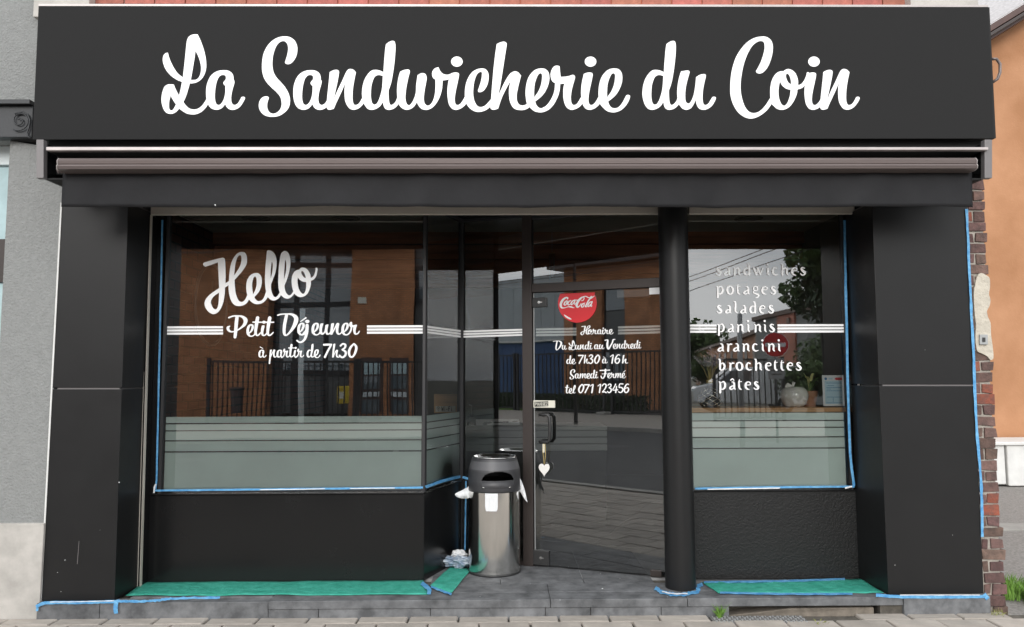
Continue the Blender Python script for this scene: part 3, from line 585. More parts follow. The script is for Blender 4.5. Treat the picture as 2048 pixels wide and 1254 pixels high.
# window plane geometry
zs = at(500, 986, WY).z; zt = 2.83
xa = at(332, 700, WY).x; xb = at(849, 700, WY).x; xc = at(1372, 700, WY).x; xd = at(1690, 700, WY).x
xL = at(262, 700, WY).x - .06; xR = at(1760, 700, WY).x + .05
LW = dict()
# panels under the windows
MB().box(at(283, 1100, WY).x, xb, WY, WY + 0.06, STEP, zs - 0.012).build('stall_riser', M['blackriser'], shop, bevel=0.003)
MB().box(xc - 0.02, at(1722, 1100, WY).x, WY, WY + 0.06, STEP, zs - 0.006).build('stall_riser', M['blackrough'], shop, bevel=0.004)
sd_ = MB(); a = SIDE.pt(0, STEP); b = SIDE.pt(SIDE.len, STEP)
sd_.slab([a, b, SIDE.pt(SIDE.len, zs - .012), SIDE.pt(0, zs - .012)], SIDE.n * -0.05); sd_.build('stall_riser', M['black2'], shop, bevel=.002)
# sill edges
MB().box(at(300, 990, WY).x, xb + .004, WY - 0.016, WY + 0.05, zs - 0.010, zs + 0.0).build('window_sill', M['black2'], shop, bevel=.002)
MB().box(xc - .02, at(1715, 980, WY).x, WY - 0.016, WY + 0.05, zs - 0.004, zs + .006).build('window_sill', M['black2'], shop, bevel=.002)
MB().slab([SIDE.pt(.006, zs - .0095, .014), SIDE.pt(SIDE.len, zs - .0095, .014), SIDE.pt(SIDE.len, zs + .001, .014), SIDE.pt(.006, zs + .001, .014)], SIDE.n * -0.06).build('window_sill', M['black2'], shop, bevel=.002)
# soffit and header
sf = MB().prism([(xL, 0.02, zt), (xR, .02, zt), (xR, WY + .05, zt), (PC.x + .1, WY + .05, zt), (PC.x + .05, PC.y + .03, zt), (PB.x, PB.y + .03, zt), (PB.x - .03, PB.y, zt), (PA.x - .02, WY + .05, zt), (xL, WY + .05, zt)][::-1], (0, 0, 0.06))
sf.build('soffit', M['black2'], shop)
zh0 = at(800, 430, .31).z; zh1 = at(800, 416, .31).z
MB().box(at(303, 425, .31).x, at(1318, 425, .31).x, .295, .325, zh0, zh1 + .08).build('shutter_rail', M['alu'], shop, bevel=.004)
MB().box(at(1377, 425, .31).x, at(1708, 425, .31).x, .295, .325, zh0, zh1 + .08).build('shutter_rail', M['alu'], shop, bevel=.004)
# shutter guides: dark channel with two bright edges on each return
for (t0, b0, s) in ((at(297, 430, .31), at(276, 1160, .31), 1), (at(1709, 430, .31), at(1737, 1160, .31), -1)):
    for k, wd in ((0, .004), (1, .004)):
        dx_ = s * (0.0 + .016 * k)
        MB().slab([Vector((b0.x + dx_, .30, STEP)), Vector((b0.x + dx_ + wd, .30, STEP)), Vector((t0.x + dx_ + wd, .30, zh0)), Vector((t0.x + dx_, .30, zh0))], (0, .03, 0)).build('shutter_guide', M['alu'], shop)
    MB().slab([Vector((b0.x + (.004 if s > 0 else -.011), .305, STEP)), Vector((b0.x + (.015 if s > 0 else 0), .305, STEP)), Vector((t0.x + (.015 if s > 0 else 0), .305, zh0)), Vector((t0.x + (.004 if s > 0 else -.011), .305, zh0))], (0, .11, 0)).build('shutter_channel', M['black2'], shop)
# black cheeks filling between pillar return and window frame
MB().box(at(292, 1160, WY).x - .12, at(322, 700, WY).x, WY - 0.002, WY + 0.06, zs - .01, zt).build('window_cheek', M['black2'], shop)
MB().box(at(1700, 700, WY).x, at(1755, 1100, WY).x + .1, WY - 0.002, WY + 0.06, zs - .004, zt).build('window_cheek', M['black2'], shop)
MB().box(at(1722, 1100, WY).x, at(1760, 1100, WY).x + .1, WY + 0.004, WY + .06, STEP, zs - .006).build('window_cheek', M['black2'], shop)
MB().box(at(270, 1100, WY).x, at(282.5, 1100, WY).x, WY + .004, WY + .06, STEP, zs - .012).build('window_cheek', M['black2'], shop)

# windows ---------------------------------------------------------
def quad_on(plane, pts, off, th=0.0):
    return [plane.hit(x, y, off) for x, y in pts]
def sheet_on(plane, pts, off, name, m, parent):
    v = quad_on(plane, pts, off); return MB().add(v, [tuple(range(len(v)))]).build(name, m, parent)
def window(label, plane, u0, u1, z0, z1, fr=0.012, x_frame=True):
    f = MB(); g = lambda u, z, o_: plane.pt(u, z, o_)
    for (p, q, r_, s) in ((u0 - fr, u0, z0, z1), (u1, u1 + fr, z0, z1), (u0, u1, z1 - .02, z1)):
        f.slab([g(p, r_, .012), g(q, r_, .012), g(q, s, .012), g(p, s, .012)], plane.n * -.04)
    w = tag(f.build('window', M['frame'], shop), label=label)
    pane = MB(); v = [g(u0, z0, -.012), g(u1, z0, -.012), g(u1, z1 - .02, -.012), g(u0, z1 - .02, -.012)]
    pane.add(v, [(0, 1, 2, 3)]).build('glass_pane', M['glass'], w)
    return w
uW = lambda x: x + 3
w1 = window('large left shop window with script lettering', WIN, uW(xa), uW(xb - .012), zs, zt, .02)
w2 = window('narrow angled side window beside the entrance', SIDE, .012, SIDE.len - .012, zs, zt, .006)
w3 = window('right shop window with a menu list', WIN, uW(xc - .02), uW(xd), zs, zt, .016)
ug = (DOOR.hit(926, 700) - DOOR.a).dot(DOOR.t); um = (DOOR.hit(1047, 700) - DOOR.a).dot(DOOR.t); un = (DOOR.hit(1066, 700) - DOOR.a).dot(DOOR.t)
ue = (DOOR.hit(1324, 700) - DOOR.a).dot(DOOR.t); uf = DOOR.len
w4 = window('tall fixed glass panel left of the door', DOOR, ug, um - .004, STEP + .03, zt, .006)
for w_, (pl, pA, pB) in ((w1, (WIN, (850, 430), (850, 980))),):
    pass
MB().slab([WIN.pt(uW(xb) - .006, zs, .006), WIN.pt(uW(xb) + .006, zs, .006), WIN.pt(uW(xb) + .006, zt, .006), WIN.pt(uW(xb) - .006, zt, .006)], (0, .03, 0)).build('corner_joint', M['galv'], shop)
MB().slab([DOOR.pt(-.006, zs, .008), DOOR.pt(.004, zs, .008), DOOR.pt(.004, zt, .008), DOOR.pt(-.006, zt, .008)], (0, .02, 0)).build('corner_joint', M['galv'], shop)
# frosted film: bands between thin clear lines, on the inner face of the glass
def film(plane, u0, u1, heights, w):
    for z0, z1 in zip(heights[0::2], heights[1::2]):
        MB().add([plane.pt(u0, z0, -.016), plane.pt(u1, z0, -.016), plane.pt(u1, z1, -.016), plane.pt(u0, z1, -.016)], [(0, 1, 2, 3)]).build('frosted_band', M['film'], w)
hz = lambda py: at(600, py, WY).z
FL = [hz(981), hz(904.5), hz(902), hz(882.2), hz(880), hz(862), hz(860), hz(848), hz(845.6), hz(833)]
film(WIN, uW(at(328, 900, WY).x), uW(xb) - .02, FL, w1); film(SIDE, .016, SIDE.len - .016, FL, w2)
hr = lambda py: at(1540, py, WY).z
FR = [hr(977), hr(898), hr(895.8), hr(875.6), hr(873.6), hr(856.3), hr(854.3), hr(842.6), hr(840.6), hr(826)]
film(WIN, uW(xc), uW(at(1692, 900, WY).x), FR, w3)
# triple white stripes
def stripes(plane, xs, ys0, ys1, w, th=4.3, gap=6.2):
    """photo x range; ys0/ys1 = y of top stripe at each end"""
    for k in range(3):
        sheet_on(plane, [(xs[0], ys0 + gap * k + th), (xs[1], ys1 + gap * k + th), (xs[1], ys1 + gap * k), (xs[0], ys0 + gap * k)], .004 - .012, 'white_stripe', M['white'], w)
stripes(WIN, (329, 446), 652.7, 652.3, w1); stripes(WIN, (734, 846), 650.8, 650.4, w1)
stripes(SIDE, (851.5, 922), 651, 660.3, w2, 4, 5.5)
stripes(DOOR, (926, 1046), 661.3, 657.5, w4, 3.6, 5.2)
stripes(WIN, (1380, 1433), 648.8, 648.8, w3); stripes(WIN, (1555, 1688), 648.6, 648.2, w3)
# menu words
menu = [('sandwiches', 550.8, [110,265,445,640,830,1090,1200,1365,1565,1735], 9.645), ('potages', 588.8, [120,315,515,635,820,990,1165], 9.645), ('salades', 626.7, [125,283,455,575,755,945,1120], 9.645),
        ('paninis', 664.2, [118,280,428,598,710,868,955], 8.09), ('arancini', 702.9, [118,268,368,520,688,830,930,1095], 8.09), ('brochettes', 740.9, [135,302,415,582,718,890,1035,1140,1240,1388], 8.09), ('pâtes', 779.2, [140,305,455,560,702], 8.09)]
for text, yb, xs, zsx in menu:
    it = [(*SG[ch], (lambda x, y, X0=1420 + x0 / zsx, yb=yb: (X0 + x / 9.5, yb + y / 9.5))) for ch, x0 in zip(text, xs)]
    lay(it, WIN, -.006, 'menu_word', w3, M['white'])
# Hello
hz_ = lambda x, y: (400 + x / 8.53, 495 + y / 8.53)
eV = affine(G['e'][:2], .966, A9, (470, 1096), (1000, 967)); oV = affine(G['o'][:2], .966, A9, (830, 1064), (1735, 845))
lay([(*q, hz_) for q in (hello_H, eV, hello_l1, hello_l2, oV)], WIN, -.006, 'greeting_word', w1, M['white'])
sc = 25.5 / 552
script_line('Petit', 453, 548.5, 672.3, sc, WIN, -.006, 'breakfast_word', w1, M['white'])
script_line('Déjeuner', 554, 719.5, 669.5, sc, WIN, -.006, 'breakfast_word', w1, M['white'], slope=0)
sc2 = 17.5 / 552
yb = 715.2
for wd, x0, x1 in (('à', 516.8, 533), ('partir', 537.5, 608), ('de', 613, 641), ('7h30', 646, 715)):
    script_line(wd, x0, x1, yb, sc2 if wd != '7h30' else 1.03 * sc2, WIN, -.006, 'time_word', w1, M['white'], slope=-.004)

# door wall frame -------------------------------------------------
def dbox(name, u0, u1, z0, z1, o0, o1, m, parent, bev=.003, label=None):
    q = MB().slab([DOOR.pt(u0, z0, o0), DOOR.pt(u1, z0, o0), DOOR.pt(u1, z1, o0), DOOR.pt(u0, z1, o0)], DOOR.n * (o1 - o0)).build(name, m, parent, bevel=bev)
    if label: q['label'] = label
    return q
dz = lambda px, py: DOOR.hit(px, py).z
ztb, ztt = dz(1190, 580), dz(1190, 562)
dfr = dbox('door_frame', um, un, STEP, zt - .001, .03, -.03, M['brown_alu'], shop)
dbox('transom_bar', un + .001, uf - .03, ztb, ztt, .025, -.025, M['brown_alu'], dfr)
dbox('bottom_rail', ug - .0, um - .001, STEP, STEP + .03, .02, -.02, M['brown_alu'], dfr)
dbox('jamb', ue + .012, uf + .12, STEP, zt - .001, .02, -.03, M['void'], dfr)
dbox('head_rail', un + .001, ue + .01, zt - .05, zt - .002, .02, -.02, M['frame'], dfr)
tw = tag(dbox('transom_window', un + .001, un + .006, ztt + .001, zt - .051, .006, -.006, M['frame'], shop), label='glass light above the door')
MB().add([DOOR.pt(un + .008, ztt + .002, 0), DOOR.pt(ue + .01, ztt + .002, 0), DOOR.pt(ue + .01, zt - .05, 0), DOOR.pt(un + .008, zt - .05, 0)], [(0, 1, 2, 3)]).build('glass_pane', M['glass'], tw)
# the door leaf: frameless glass with patch fittings
dl = tag(dbox('door', un + .006, un + .013, STEP + .012, ztb - .004, .004, -.004, M['galv'], shop, 0), label='frameless glass door with black fittings and white opening hours')
MB().add([DOOR.pt(un + .013, STEP + .012, 0), DOOR.pt(ue + .01, STEP + .012, 0), DOOR.pt(ue + .01, ztb - .004, 0), DOOR.pt(un + .013, ztb - .004, 0)], [(0, 1, 2, 3)]).build('glass_leaf', M['glass'], dl)
U = lambda px, py: ((DOOR.hit(px, py) - DOOR.a).dot(DOOR.t), DOOR.hit(px, py).z)
def fitting(x0, y0, x1, y1):
    (a0, b0), (a1, b1) = U(x0, y1), U(x1, y0)
    q = dbox('patch_fitting', a0, a1, b0, b1, .022, -.022, M['rubber'], dl, .004)
    cu, cz = (a0 + a1) / 2, (b0 + b1) / 2
    mb = MB(); mb.tube([DOOR.pt(cu, cz, .022), DOOR.pt(cu, cz, .026)], .011, 12)
    mb.slab([DOOR.pt(cu + .004, cz - .004, .0265), DOOR.pt(cu + .026, cz - .004, .0265), DOOR.pt(cu + .026, cz + .004, .0265), DOOR.pt(cu + .004, cz + .004, .0265)], DOOR.n * -.006)
    mb.build('lock_cylinder', M['steel'], q)
fitting(1066, 595, 1094, 615); fitting(1067, 1101, 1099, 1128)
q = U(1310, 1148); dbox('floor_pivot', q[0] - .03, q[0] + .05, STEP + .004, STEP + .05, .02, -.02, M['brown_alu'], dl)
(a0, b0), (a1, b1) = U(1233, 595.5), U(1298, 576)
dbox('closer_rail', a0, a1, b0, b1, -.012, -.05, M['greyplate'], dl)
(a0, b0), (a1, b1) = U(1299, 589), U(1320, 575)
q = dbox('closer_label', a0, a1, b0, b1, .01, -.004, M['paper'], dl, 0)
lb = MB(); lb.lathe([(.0, 0), (.006, 0)], n=10)
# handles (outside and inside)
for off in (.055, -.055):
    s = -1 if off < 0 else 1; (hu, hz0), (_, hz1) = U(1104, 883), U(1104, 829)
    hu2 = hu - .035; e = .075; pts = [DOOR.pt(hu2 - .045, hz0, 0 if s > 0 else -.004), DOOR.pt(hu2 - .045, hz0, s * .035)]
    path = [DOOR.pt(hu - .085, hz0, s * .002), DOOR.pt(hu - .082, hz0, s * .04), DOOR.pt(hu - .06, hz0, s * .055), DOOR.pt(hu - .015, hz0, s * .056), DOOR.pt(hu, hz0 + .02, s * .056), DOOR.pt(hu + .002, (hz0 + hz1) / 2, s * .056), DOOR.pt(hu, hz1 - .02, s * .056), DOOR.pt(hu - .015, hz1, s * .056), DOOR.pt(hu - .06, hz1, s * .055), DOOR.pt(hu - .082, hz1, s * .04), DOOR.pt(hu - .085, hz1, s * .002)]
    MB().tube(path, .0135, 12).build('handle', M['rubber'], dl, smooth=True)
# push plate
(a0, b0), (a1, b1) = U(1067.5, 815), U(1110.5, 801)
pp = dbox('push_plate', a0, a1, b0, b1, .008, .002, M['cream'], dl, .001)
(c0, d0), (c1, d1) = U(1069.5, 813), U(1096.5, 802.5)
dbox('plate_print', c0, c1, d0, d1, .0085, .0081, M['signblack'], pp, 0) if False else None
BK = {'P': [[(0,10,2),(0,0,2),(4,0,2),(6,2.5,2),(4,5,2),(0,5,2)]], 'O': [[(3,0,2),(0,3,2),(0,7,2),(3,10,2),(6,7,2),(6,3,2),(3,0,2)]], 'U': [[(0,0,2),(0,7,2),(3,10,2),(6,7,2),(6,0,2)]],
      'S': [[(6,1.5,2),(3,0,2),(0,2.5,2),(3,5,2),(6,7.5,2),(3,10,2),(0,8.5,2)]], 'E': [[(0,0,2),(0,10,2)],[(0,0,2),(6,0,2)],[(0,5,2),(5,5,2)],[(0,10,2),(6,10,2)]], 'Z': [[(0,0,2),(6,0,2)],[(6,0,2),(0,10,2)],[(0,10,2),(6,10,2)]],
      'W': [[(0,0,2),(2,10,2)],[(2,10,2),(4,3,2)],[(4,3,2),(6,10,2)],[(6,10,2),(8,0,2)]], 'i': [[(2,4,2),(2,10,2)],[(2,.5,2.4),(2,1,2.4)]], '-': [[(0,6,2),(4,6,2)]], 'F': [[(0,0,2),(0,10,2)],[(0,0,2),(6,0,2)],[(0,5,2),(5,5,2)]]}
sheet_on(DOOR, [(1069, 813.6), (1096.5, 812.4), (1096.5, 802.6), (1069, 803.4)], .0084, 'plate_ground', M['signblack'], pp)
it = []
for k, ch in enumerate('POUSSEZ'):
    vt = fill([stroke(s_, 2) for s_ in BK[ch]]); it.append((*vt, (lambda x, y, k=k: (1071 + k * 3.6 + x * .38, 805.2 + y * .56))))
lay(it, DOOR, .0088, 'push_word', pp, M['cream'])
# stripes, hours on the door
stripes(DOOR, (1072, 1153), 656.8, 655.3, dl, 4.2, 5.8); stripes(DOOR, (1236, 1322), 652.8, 650.3, dl, 4.2, 6)
dl_off = .004
for wd, x0, x1, yb, s_ in (('Horaire', 1160.5, 1227, 668.5, 10.7/552), ('Du', 1106, 1134, 699.6, 10.8/552), ('Lundi', 1137, 1185, 699.2, 10.8/552), ('au', 1188, 1209, 698.4, 10.8/552), ('Vendredi', 1209, 1282.5, 697.5, 10.8/552),
    ('de', 1132.5, 1152, 728, 11/552), ('7h30', 1156, 1200.5, 727.3, 11.4/552), ('à', 1204, 1215.5, 726.8, 11/552), ('16', 1220, 1240.5, 726.8, 11.4/552), ('h', 1244, 1256, 727, 11/552),
    ('Samedi', 1139, 1196.5, 757, 11/552), ('Fermé', 1199, 1252, 756.2, 11/552), ('tel', 1130, 1151.5, 786.8, 11/552), ('071', 1156, 1187.5, 786, 11.4/552), ('123456', 1195, 1258.5, 785.6, 11.4/552)):
    script_line(wd, x0, x1, yb, s_, DOOR, dl_off, 'hours_word', dl, M['white'], slope=-.006)
# round red sign behind the transom bar
cx_, cy_, rr_ = 1154.5, 604.5, 38.8
pts = []
for k in range(49):
    t = math.radians(-62 + (360 - 56) * k / 48) - 0.0
ang = [math.radians(a) for a in np.linspace(-27, 207, 52)]
disc = [(cx_ + rr_ * math.cos(a), cy_ + 2 + rr_ * math.sin(a)) for a in ang]
disc = [p for p in disc if p[1] > 584.0]
disc = [(1190, 584.5)] + disc + [(1119, 587.5)]
rs = thing('round_sign', 'round red enamel soft drink sign with white script behind the door glass', 'sign', DOOR.hit(1154, 600, .0))
def on_rs(o_): o_.parent = rs; o_.matrix_parent_inverse = Matrix.Translation(-rs.location); return o_
v = [DOOR.hit(*p, .012) for p in disc]; mb = MB(); mb.prism(v[::-1] if (v[1] - v[0]).cross(v[2] - v[0]).dot(DOOR.n) < 0 else v, DOOR.n * -.008)
on_rs(mb.build('disc', M['red'], bevel=.002))
ck = [[(575,345,46),(590,305,50),(535,290,55),(430,350,78),(345,470,92),(318,590,92),(355,680,68),(450,692,30),(600,650,24),(700,648,60),(760,668,48),(850,692,10)],
 [(545,415,36),(475,480,50),(450,560,52),(490,588,36),(545,525,46),(570,440,36),(600,420,20)], [(705,405,34),(640,440,46),(590,520,52),(615,578,44),(690,540,24)], [(855,385,34),(770,430,46),(712,530,52),(745,572,36),(810,490,30)],
 [(878,385,42),(832,520,48),(862,552,30),(905,495,18)], [(925,390,36),(960,390,36)], [(1120,415,26),(1170,405,30),(1225,310,34),(1180,268,40),(1080,330,76),(980,450,90),(930,580,95),(960,662,60),(1040,620,30),(1105,520,24)],
 [(1180,258,28),(1290,245,32),(1380,290,38),(1450,302,34),(1500,280,26)], [(1200,515,36),(1140,560,46),(1118,640,48),(1165,662,36),(1220,590,42),(1222,520,30),(1260,490,16)],
 [(1455,325,44),(1395,400,50),(1310,560,50),(1272,645,50),(1330,645,24)], [(1440,340,36),(1520,300,38),(1622,225,16)], [(1450,290,24),(1490,245,28),(1530,250,24),(1510,290,22)],
 [(1510,450,34),(1430,480,46),(1362,600,48),(1395,645,36),(1460,560,30)], [(1535,450,42),(1478,600,48),(1500,640,30),(1530,600,16)]]
on_rs(lay([(*fill([stroke(s_, 3)]), lambda x, y: (1105 + x / 19.3, 580 + y / 19.3)) for s_ in ck], DOOR, .0145, 'script_logo', None, M['paper']))
sw = [(440,950),(500,970),(590,1030),(670,1070),(740,1130),(660,1135),(560,1080),(480,1020)]
on_rs(lay([(*fill([spline(sw)]), lambda x, y: (1105 + x / 19.3, 580 + y / 19.3))], DOOR, .0145, 'pale_swoosh', None, M['paper']))

# column
cxm = at(1361, 1170, .22).x
col = MB().lathe([(.103, STEP + .001), (.103, zh1 + .2)], (cxm, .22, 0), 48).build('column', M['black'], shop); smooth_by_angle(col)
tag(col, label='round black column beside the door')

# interior shell (part of the shop) -------------------------------
IX0, IX1, IY1 = at(318, 700, WY).x - .15, 2.75, 6.2
flr = MB().box(IX0 - .2, IX1 + .2, WY + .06, IY1, STEP - .06, STEP - .004).build('interior_floor', M['grout'], shop)
ft = MB().box(.002, .598, .002, .598, -.003, 0.0).mesh('floor_tile', M['floortile'])
for i in range(9):
    for j in range(5):
        o = link('floor_tile', ft, flr); o.location = (0.55 + (i - 5) * .6 * .924 - j * .6 * .383 * -1, 1.0 + (i - 5) * -.6 * .383 + j * .6 * .924, STEP); o.rotation_euler = (0, 0, -.3927)
        if not (IX0 < o.location.x < IX1 - .6 and DOOR.n.dot(o.location - DOOR.a) < -.30): bpy.data.objects.remove(o)
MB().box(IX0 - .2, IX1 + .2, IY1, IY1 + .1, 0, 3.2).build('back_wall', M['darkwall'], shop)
MB().box(IX1, IX1 + .2, WY + .062, IY1, 0, 3.2).build('right_interior_wall', M['inwall'], shop)
MB().box(IX0 - .2, IX0, WY + .062, IY1, 0, 3.2).build('left_interior_wall', M['darkbrick'], shop)
cl = MB().prism([(IX0, WY + .07, 2.86), (PA.x - .03, WY + .07, 2.86), (PB.x - .03, PB.y + .05, 2.86), (PC.x + .1, PC.y + .07, 2.86), (IX1, WY + .07, 2.86), (IX1, 1.75, 2.86), (IX0, 1.75, 2.86)][::-1], (0, 0, .05)).build('ceiling', M['ceiling'], shop)
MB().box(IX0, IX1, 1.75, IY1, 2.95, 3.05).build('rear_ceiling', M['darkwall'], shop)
for k, (y, z0, z1) in enumerate([(1.75, 2.755, 2.87), (1.80, 2.62, 2.75), (1.9, 2.50, 2.615), (2.6, 2.55, 2.8), (3.4, 2.55, 2.8)]):
    MB().box(IX0, IX1, y, y + .05 if k < 3 else y + .12, z0, z1).build('timber_board', M['beam'], shop)
# building above the fascia
BT = 8.0
zu = at(1000, 14, -.05).z
uw = MB().box(xl - .03, 3.05, .03, .25, 2.9, BT).build('upper_wall', M['wallbrick'], shop)
MB().box(xl, 3.05, .25, 9, 3.2, BT).build('shop_body', M['mortar'], shop)
MB().box(xl, xL + .1, .43, 9, 0, 3.2).box(IX1 + .2, 3.02, .43, 9, 0, 3.2).build('party_wall', M['mortar'], shop)
bme = MB().box(.005, .207, -.012, .05, .004, .064).mesh('brick', M['brickred'])
for r in range(4):
    for i in range(27):
        o = link('brick', bme, uw); o.location = (at(190, 5, .0).x + i * .212 + (.106 if r % 2 else 0) - .02, 0.028, zu - .09 + r * .07)
for x0, x1 in ((78, 188), (1812, 1946)):
    MB().box(at(x0, 5, 0).x, at(x1, 5, 0).x, -.06, .03, zu - .08, zu + .22).build('pale_stone', M['plinth'], uw, bevel=.005)
# ================================================================ SIGN
SY = -.33
sg_ = thing('shop_sign', 'wide dark grey fascia sign with large white script lettering above the awning', 'sign', (0, SY, 3.4))
def loc(o_, root):
    o_.parent = root; o_.matrix_parent_inverse = Matrix.Translation(-root.location); return o_
loc(MB().slab(P4((65, 279), (1988, 277), (1976.5, 14), (77, 12), SY), (0, .02, 0)).build('sign_board', M['sign'], bevel=.001), sg_)
bq = P4((67, 277), (1992, 276), (1979, 14.5), (79, 13.5), SY + .022)
loc(MB().hexa(bq, [Vector((v.x, 0.0, v.z)) for v in bq]).build('sign_box', M['void']), sg_)
loc(MB().slab(P4((77, 12), (1976.5, 14), (1976.5, 9.5), (77, 7.5), SY), (0, .32, 0)).build('cap_strip', M['taupe_light'], bevel=.001), sg_)
words = [('L', 1943.7), ('a', 1943.7), 0, ('S', 3135), ('a', 3037), ('n', 3403.6), ('d', 4263.6), ('w', 4263.6), ('i', 5534.2), ('c', 5392.2), ('h', 5392.2), ('e', 6295.8), ('r', 6520.8), ('i', 7210.5), ('e', 7210.5), 0,
         ('d', 7780), ('u', 8151), 0, ('C', 8966.1), ('o', 8966.1), ('i', 10012.1), ('n', 9593.1)]
SPL = Plane((-3, SY), (3, SY)); cur = []
for q in words + [0]:
    if q == 0:
        loc(lay(cur, SPL, .0015, 'sign_word', None, M['white']), sg_); cur = []
    else:
        V, T, _, _ = G[q[0]]; cur.append((V, T, (lambda x, y, A=q[1]: ((A + x) / 6.27, 50 + y / 6.27))))

# ================================================================ AWNING
aw = thing('awning', 'retracted dark awning with brown front bar and hanging black valance under the sign', 'awning', (0, 0, 2.9))
L = lambda o_: loc(o_, aw)
zt_ = at(1000, 280, -.3).z
L(MB().box(at(90, 290, -.3).x, at(1975, 290, -.3).x, -.26, 0.0, at(1000, 345, -.3).z, zt_ + .05).build('cassette', M['void']))
ra = MB().slab(P4((92, 301), (1977, 300), (1977, 294), (92, 293.5), -.42), (0, .04, 0))
L(ra.build('top_rail', M['taupe_light'], bevel=.004))
L(MB().box(at(92, 295, -.4).x, at(1977, 295, -.4).x, -.385, -.26, at(1000, 297, -.42).z - .006, at(1000, 297, -.42).z + .004).build('cover_sheet', M['void']))
# front bar: extruded profile
zb0, zb1 = at(1000, 340, -.45).z, at(1000, 313.5, -.45).z; hh = zb1 - zb0
x0, x1 = at(116, 326, -.45).x, at(1952.5, 326, -.45).x
prof = [(-.43, zb0), (-.452, zb0 + .008), (-.458, zb0 + hh * .30), (-.448, zb0 + hh * .46), (-.452, zb0 + hh * .5), (-.455, zb0 + hh * .72), (-.44, zb0 + hh * .93), (-.415, zb1), (-.36, zb1), (-.36, zb0)]
fb = L(MB().prism([(x0, a, b) for a, b in prof], (x1 - x0, 0, 0)).build('front_bar', M['taupe'])); smooth_by_angle(fb, 35)
for xx in (x0 - .004, x1):
    L(MB().prism([(xx, a * 1.0 - (.004 if a < -.4 else 0), b) for a, b in prof], (.004, 0, 0)).build('end_cap', M['taupe_light']))
# valance: hanging cloth with soft creases
vq = P4((122, 414), (1946, 414), (1944, 339), (126, 339), -.37)
rn = random.Random(3); creases = [(rn.uniform(0, 1), rn.uniform(-.6, .6), rn.uniform(.006, .022), rn.uniform(.3, 1)) for _ in range(30)]
def vf(u, v):
    d = sum(a * math.exp(-((u - c0 - s0 * (v - .5) * .03) / w0) ** 2) * (-1) ** k for k, (c0, s0, w0, a) in enumerate(creases))
    return Vector((0, -.016 * d * (1 - v * .8) + .002 * math.sin(u * 90), .0025 * math.sin(u * 21 + 1) * (1 - v)))
v, f = grid_sheet(bil(vq), 240, 10, vf)
o = L(MB().add(v, f).build('valance', M['fabric'], smooth=True)); sm = o.modifiers.new('thickness', 'SOLIDIFY'); sm.thickness = .0025
for s, (xa_, xb_, xi) in ((1, (72.5, 87, 120)), (-1, (1984.5, 1969.5, 1950))):
    p = lambda x, y, Y=-.40: at(x, y, Y)
    br = loc(MB().slab([p(min(xa_, xb_), 356), p(max(xa_, xb_), 356), p(max(xa_, xb_), 279), p(min(xa_, xb_), 279)], (0, .04, 0)).build('end_bracket', M['greyplate'], bevel=.002), aw)
    e = at(xb_, 320, -.4)
    z0_, z1_ = p(xb_, 300).z, p(xb_, 356).z
    poly = [Vector((e.x, -.36, z1_)), Vector((e.x, -.36, z0_ + .05)), Vector((e.x, 0.02, z0_ + .05)), Vector((e.x, 0.0, z1_ - .0))]
    loc(MB().prism(poly, (-.01 * s if s > 0 else .01, 0, 0)).build('side_plate', M['black2']), aw)
    loc(MB().prism([Vector((e.x, -.36, z1_)), Vector((e.x, 0.0, z1_)), Vector((e.x, 0.0, z1_ + .01)), Vector((e.x, -.36, z1_ + .01))], (.12 * s, 0, 0)).build('arm_cover', M['void']), aw)
loc(MB().tube([at(118, 330, -.42), at(114, 338, -.42), at(117, 346, -.42), at(123, 346, -.42), at(124, 338, -.42)], .006, 8).build('crank_eye', M['taupe'], smooth=True), aw)

# ================================================================ WASTE BIN
bx, by, br_ = at(989, 1150, .69).x, .69, .191
wb = thing('waste_bin', 'stainless steel waste bin with dark plastic lid beside the entrance', 'bin', (bx, by, STEP))
zc = at(985, 987, by - br_).z - STEP; ztop = at(985, 917, by - .15).z - STEP
body = MB().lathe([(0, 0), (br_ * .97, 0), (br_, .012), (br_, .02), (br_, zc + .02)], n=64).build('steel_body', M['steel'], wb); smooth_by_angle(body)
MB().lathe([(br_ + .001, .0), (br_ + .004, .001), (br_ + .004, .014), (br_ + .0005, .016)], n=64).build('foot_ring', M['rubber'], wb, smooth=True)
# lid with an opening facing the street
R1 = br_ + .006; H = ztop - zc; n = 168; mb = MB()
def lidr(t):     # radius of the lid at height fraction t
    return np.interp(t, [0, .03, .30, .36, .60, .66, .90, 1.0], [R1 - .003, R1, R1 + .002, R1, R1 - .003, R1 - .006, R1 - .024, R1 - .032])
tz = [0, .03, .1, .2, .28] + list(np.linspace(.32, .66, 18)) + [.72, .78, .84, .90, .95, 1.0]
for t in tz: mb.v += [(lidr(t) * math.cos(2 * math.pi * j / n), lidr(t) * math.sin(2 * math.pi * j / n), zc + t * H) for j in range(n)]
for i in range(len(tz) - 1):
    for j in range(n):
        a = 2 * math.pi * (j + .5) / n; da = math.degrees((a - math.radians(-80) + math.pi) % (2 * math.pi) - math.pi); tt_ = (tz[i] + tz[i + 1]) / 2
        if abs(da) < 37 and .36 < tt_ < .37 + .25 * math.sqrt(max(0, 1 - (da / 37) ** 2)): continue
        q = (j + 1) % n; mb.f.append((i * n + j, i * n + q, (i + 1) * n + q, (i + 1) * n + j)); mb.m.append(1 if .66 < tt_ < .9 else 0)
lid = mb.build('lid', [M['binlid'], M['binlid2']], wb); smooth_by_angle(lid, 30)
sm = lid.modifiers.new('thickness', 'SOLIDIFY'); sm.thickness = .004; sm.offset = -1
